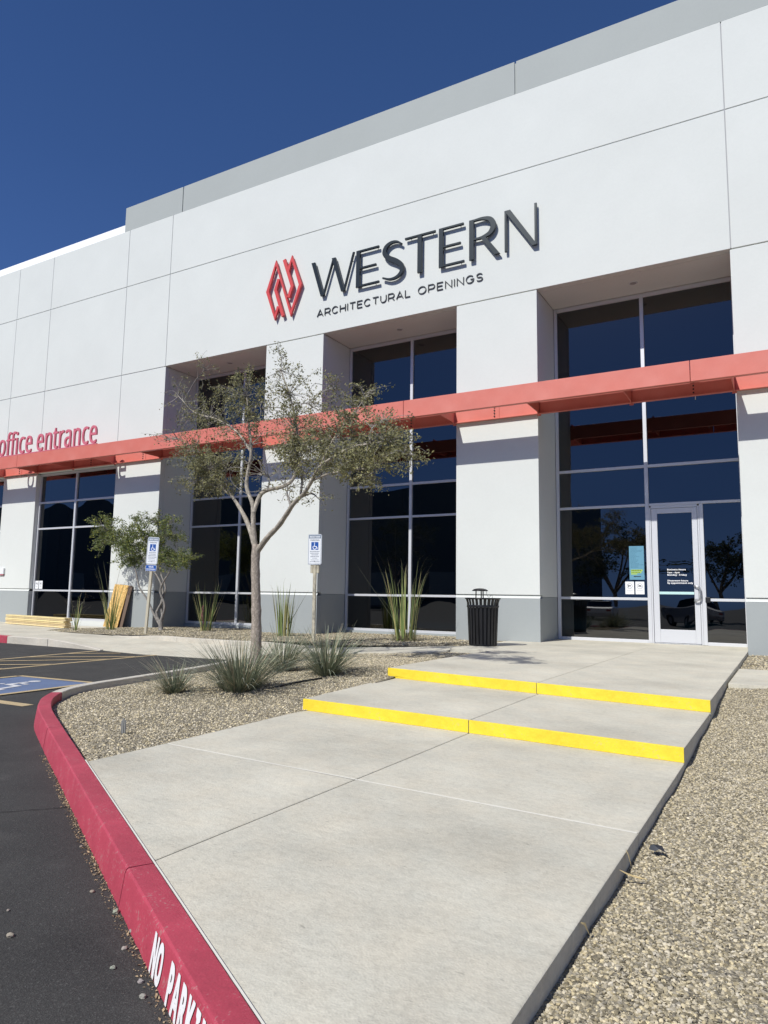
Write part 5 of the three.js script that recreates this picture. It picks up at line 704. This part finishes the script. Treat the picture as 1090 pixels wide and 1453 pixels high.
// ================================================================ ACROSS THE CAR PARK (what the glass mirrors)
{
  const w = thing('warehouse', 'long grey green warehouse across the car park, mirrored in the left windows', 'warehouse');
  for (let i = -6; i < 9; i++) mesh('wall_panel', bx(-110 + i * 9.5, -100.55 + i * 9.5, 0, 15.5 - (i === 8 ? 1.2 : 0), 62, 63, 0.02), M.shed, w);
  for (let i = 0; i < 8; i++) mesh('dock_door', bx(-106 + i * 9.5, -102.5 + i * 9.5, 0.3, 4.5, 61.95, 62.1, 0.02), M.greyBand, w);
  mesh('body', bx(-166, -25, 0, 14.5, 63, 92, 0), M.shed, w);
  const far = (label, x, z, h, r, seed) => {
    const o = thing('shade_tree', label, 'tree'); const b = asphaltY(x), R = rng(seed);
    const nodes = limbTree(o, [[[[x, b - 0.1, z], [x + 0.1, b + h * 0.2, z], [x, b + h * 0.34, z]], 0.2, 0.14], ...[0, 1.3, 2.5, 3.9, 5.2].map((a) => [[[x, b + h * 0.3, z], [x + Math.cos(a) * r * 0.3, b + h * 0.5, z + Math.sin(a) * r * 0.3], [x + Math.cos(a) * r * 0.55, b + h * 0.78, z + Math.sin(a) * r * 0.55]], 0.1, 0.025])], M.bark);
    const K = []; for (let k = 0; k < 20; k++) { const a = R() * 6.28, q = r * 0.75 * Math.sqrt(R()); K.push([x + Math.cos(a) * q, b + h * (0.52 + 0.4 * R() - 0.12 * q / r), z + Math.sin(a) * q, r * 0.33, h * 0.13, r * 0.33, 22, 12]); }
    crown(o, nodes, K, seed, M.barkGrey, { len: 0.17, ratio: 0.45, spread: 0.16, color: (Q) => { const g = 0.7 + 0.6 * Q(); return [0.075 * g, 0.095 * g, 0.04 * g]; } });
  };
  far('feathery tree across the car park, mirrored beside the glass door', -4.2, 33, 6.2, 2.6, 501);
  far('broad tree across the car park, mirrored in the pane left of the door', -11.5, 36, 7.2, 3.4, 502);
  far('round tree across the car park, mirrored in the third window', -21, 40, 9.0, 4.6, 503);
  far('dense tree across the car park, mirrored in the second window', -36, 46, 10.5, 5.2, 504);
  const car = (label, x, z, turn, paint) => {
    const o = thing('parked_car', label, 'car', [x, asphaltY(x), z], turn);
    const side = new THREE.Shape(); side.moveTo(-2.2, 0.42); [[-2.28, 0.62], [-2.2, 0.86], [-1.5, 0.98], [-0.75, 1.02], [0.9, 1.05], [1.75, 1.0], [2.2, 0.92], [2.25, 0.6], [2.2, 0.36]].forEach((p) => side.lineTo(...p)); side.lineTo(1.72, 0.30); side.absarc(1.38, 0.32, 0.36, 0, Math.PI, false); side.lineTo(-1.02, 0.28); side.absarc(-1.4, 0.32, 0.36, 0, Math.PI, false); side.lineTo(-2.2, 0.42);
    const g = new THREE.ExtrudeGeometry(side, { depth: 1.5, bevelEnabled: true, bevelSize: 0.06, bevelThickness: 0.12, bevelSegments: 3 }); g.translate(0, 0, -0.75); mesh('body', g, paint, o);
    const cab = quad([-1.15, 1.0], [1.55, 1.02], [1.05, 1.42], [0.3, 1.52], [-0.3, 1.48]), cg = new THREE.ExtrudeGeometry(cab, { depth: 1.22, bevelEnabled: true, bevelSize: 0.02, bevelThickness: 0.1, bevelSegments: 2 }); cg.translate(0, 0, -0.61); mesh('glasshouse', cg, std(0.02, 0.025, 0.03, 0.05), o);
    mesh('roof', bx(-0.35, 1.02, 1.49, 1.545, -0.62, 0.62, 0.025), paint, o);
    for (const wx of [-1.4, 1.38]) for (const wz of [-0.8, 0.8]) { const wh = group('wheel', o); const t = new THREE.TorusGeometry(0.245, 0.085, 10, 24); t.translate(wx, 0.325, wz); mesh('tyre', t, M.blackMatt, wh); const r = new THREE.CylinderGeometry(0.2, 0.2, 0.12, 16); r.rotateX(Math.PI / 2); r.translate(wx, 0.325, wz); mesh('rim', r, M.aluDark, wh); }
    for (const s of [-1, 1]) { mesh('headlight', bx(-2.27, -2.12, 0.68, 0.82, s * 0.62 - 0.15, s * 0.62 + 0.15, 0.03), M.alu, o); mesh('tail_light', bx(2.15, 2.30, 0.72, 0.88, s * 0.62 - 0.14, s * 0.62 + 0.14, 0.03), std(0.35, 0.02, 0.02, 0.3), o); }
  };
  const cp = (r, g, b) => new THREE.MeshPhysicalMaterial({ color: lin(r, g, b), roughness: 0.4, metalness: 0.3, clearcoat: 1, clearcoatRoughness: 0.05 });
  car('silver parked car mirrored low in the glass beside the door', -4.6, 25.5, 1.2, cp(0.5, 0.5, 0.52)); car('white parked car mirrored in the pane left of the door', -10.5, 27.5, 1.45, cp(0.75, 0.75, 0.75)); car('dark grey parked car mirrored in the left window', -42, 33, 1.5, cp(0.1, 0.1, 0.11));
}
for (const o of [scene]) o.traverse((q) => { if (q.isMesh) { q.castShadow = true; q.receiveShadow = true; } });
renderer.render(scene, camera);
